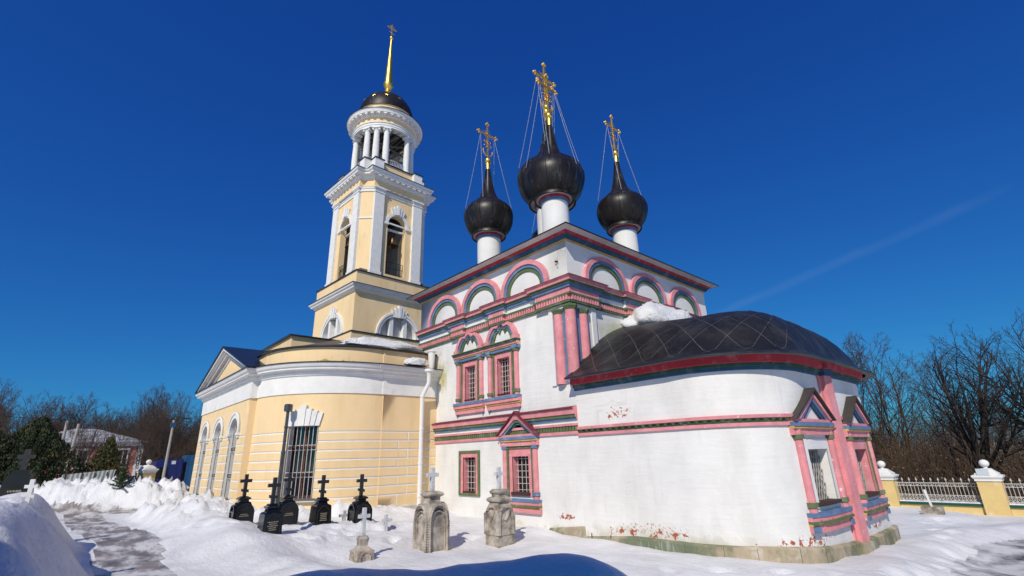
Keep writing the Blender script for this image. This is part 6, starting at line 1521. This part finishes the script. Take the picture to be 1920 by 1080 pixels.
# parked truck
TX, TY = -52.6, 6.0; gz = -0.35
t = thing('truck', (TX, TY+3, gz), 'blue lorry with a teal tarpaulin body parked beyond the snow bank by the hall', 'truck')
PT = flat(TX+1.25, 0, 0, 1)
b = MB(); cab = [(TY, 0.45+gz), (TY+2.3, 0.45+gz), (TY+2.3, 3.25+gz), (TY+0.9, 3.25+gz), (TY+0.42, 3.10+gz), (TY+0.38, 2.75+gz), (TY+0.05, 1.75+gz), (TY-0.02, 1.2+gz)]
b.prism(PT, cab, -2.45, 0.0, 'truckblue'); b.ubox(PT, TY+2.3, TY+2.5, gz+0.6, gz+1.1, -2.3, -0.1, 'iron'); body = b.build('cab', t)
b = MB(); b.prism(PT, [(TY+0.35, 1.75+gz), (TY+1.25, 1.75+gz), (TY+1.25, 2.62+gz), (TY+0.62, 2.62+gz)], 0.0, 0.015, 'glass'); b.build('side_window', body)
b = MB(); b.add([PT(TY+0.03, -0.15, 1.78+gz), PT(TY+0.03, -2.3, 1.78+gz), PT(TY+0.355, -2.3, 2.70+gz), PT(TY+0.355, -0.15, 2.70+gz)], [(0, 1, 2, 3)], 'glass'); b.build('windscreen', body)
b = MB(); b.ubox(PT, TY+0.9, TY+0.98, 1.85+gz, 2.5+gz, 0.15, 0.4, 'iron'); b.build('mirror', body)
b = MB(); b.ubox(PT, TY+1.45, TY+1.75, 2.85+gz, 3.12+gz, 0.0, 0.012, 'signpale'); b.build('emblem', body)
b = MB(); b.ubox(PT, TY+2.55, TY+9.2, 1.0+gz, 3.55+gz, -2.5, 0.05, 'tarp')
for k in range(8): b.ubox(PT, TY+2.6+0.93*k, TY+2.66+0.93*k, 1.0+gz, 3.56+gz, 0.05, 0.08, 'tarp')
b.build('tarpaulin_body', t)
for y in (TY+1.2, TY+5.9, TY+7.2):
    b = MB(); b.tube([PT(y, -0.02, 0.5+gz), PT(y, -0.34, 0.5+gz)], 0.5, 'tyre', 22); b.tube([PT(y, 0.0, 0.5+gz), PT(y, -0.1, 0.5+gz)], 0.27, 'zinc', 14); b.build('wheel', t)
# dark car, only its roof shows over the bank
t = thing('parked_car', (-43.5, 3.9, 0.3), 'dark blue car of which only the roof shows over the snow bank', 'car'); PT = flat(-42.7, 1.9, 0, 1)
b = MB(); sec = [(0, 0.55), (0, 0.95), (0.9, 1.15), (1.6, 1.62), (2.9, 1.66), (3.6, 1.25), (4.2, 1.15), (4.25, 0.55)]; b.prism(PT, [(u, z+0.15) for u, z in sec], -1.7, 0, 'truckblue'); b.build('body', t)
b = MB(); b.prism(PT, [(1.1, 1.32), (1.72, 1.72), (2.82, 1.75), (3.35, 1.4)], 0, 0.012, 'glass'); b.build('side_window', t)
for u in (0.85, 3.4): b = MB(); b.tube([PT(u, 0.02, 0.62), PT(u, -0.2, 0.62)], 0.32, 'tyre', 18); b.build('wheel', t)
# low pink house
t = thing('house', (-79, 3.0, 0.5), 'low faded pink house with white window trims under a snowy hipped roof', 'house'); hx0, hx1, hy0, hy1, ze = -84.0, -74.7, -3.5, 7.7, 5.15
b = MB(); b.sweep([(hx0, hy0), (hx1, hy0), (hx1, hy1), (hx0, hy1)], [(0, -0.5), (0, ze)], 'housepink', True); b.build('wall', t)
PH = flat(hx1, 0, 0, 1); b = MB(); b.ubox(PH, hy1-0.55, hy1+0.02, -0.5, ze, -0.3, 0.08, 'plaster'); b.ubox(PH, hy0, hy1, ze-0.4, ze, 0, 0.12, 'plaster'); b.build('trim', t)
for u in (-1.6, 2.3, 5.9):
    b = MB(); b.ubox(PH, u-0.62, u+0.62, 2.35, 2.5, 0, 0.12, 'plaster'); b.ubox(PH, u-0.62, u+0.62, 4.3, 4.5, 0, 0.14, 'plaster'); b.ubox(PH, u-0.54, u-0.42, 2.5, 4.3, 0, 0.1, 'plaster'); b.ubox(PH, u+0.42, u+0.54, 2.5, 4.3, 0, 0.1, 'plaster'); wf = b.build('window', t)
    b = MB(); b.ubox(PH, u-0.42, u+0.42, 2.5, 4.3, -0.05, 0.02, 'glass'); b.ubox(PH, u-0.03, u+0.03, 2.5, 4.3, 0.02, 0.05, 'plaster'); b.build('pane', wf)
b = MB(); e = 0.5; zr = 6.9
b.add([(hx0-e, hy0-e, ze), (hx1+e, hy0-e, ze), (hx1+e, hy1+e, ze), (hx0-e, hy1+e, ze), (-79.3, 1.2, zr), (-79.3, 3.2, zr)], [(0, 1, 4), (1, 2, 5, 4), (2, 3, 5), (3, 0, 4, 5), (0, 1, 2, 3)], 'snowyroof'); b.build('roof', t)
# poles and wires
def util_pole(x, y, top, lean, label, lamp=False):
    t = thing('utility_pole', (x, y, 0.3), label, 'pole'); b = MB(); tip = Vector((x+lean[0], y+lean[1], top)); b.tube([(x, y, 0.0), tip], [0.12, 0.085], 'pole', 10); b.build('shaft', t)
    if lamp:
        b = MB(); b.box(tip.x-0.12, tip.x+0.12, tip.y-0.17, tip.y+0.17, tip.z-0.55, tip.z-0.2, 'tarp'); b.bar(tip, tip+Vector((0, 0.8, 0.15)), 0.03, 'iron'); b.box(tip.x-0.12, tip.x+0.12, tip.y+0.55, tip.y+1.1, tip.z+0.08, tip.z+0.2, 'iron'); b.bar(tip, tip+Vector((0, 0, 0.5)), 0.03, 'iron'); b.build('lamp_head', t)
    return tip
p1 = util_pole(-46.0, 0.25, 5.5, (0.0, -0.05), 'left one of two grey concrete poles beside the evergreen')
p2 = util_pole(-47.0, 0.75, 5.35, (0.0, 0.1), 'right one of two grey concrete poles, braced close to its twin')
p3 = util_pole(-50.5, 6.95, 6.0, (0.0, -0.02), 'tall grey pole with a teal box and lamp, above the truck', True)
def wire(a, c, sag, label, r=0.02):
    a, c = Vector(a), Vector(c); b = MB(); b.tube([a.lerp(c, k/16)-Vector((0, 0, sag*4*(k/16)*(1-k/16))) for k in range(17)], r, 'iron', 4); tag(b.build('overhead_wire', None), label, 'wire')
wire(p1, (-30, -18, 7.2), 0.5, 'black cable sagging from the twin poles out past the left edge')
wire(p2, (-62, 24, 5.0), 0.4, 'thin cable running from the twin poles past the lamp pole to the hall')
wire(p3, (-66, 30, 6.0), 0.3, 'thin cable from the lamp pole to behind the hall')
util_pole(-0.9, 33.5, 3.6, (-0.55, 0.2), 'leaning dark pole between the two dark trees behind the right railing')
wire((-18, 42, 3.1), (6, 31.5, 3.2), 0.25, 'upper black cable crossing the brush behind the right fence', 0.016)
wire((-18, 41, 1.75), (6, 31, 1.9), 0.2, 'lower black cable crossing the brush behind the right fence', 0.014)
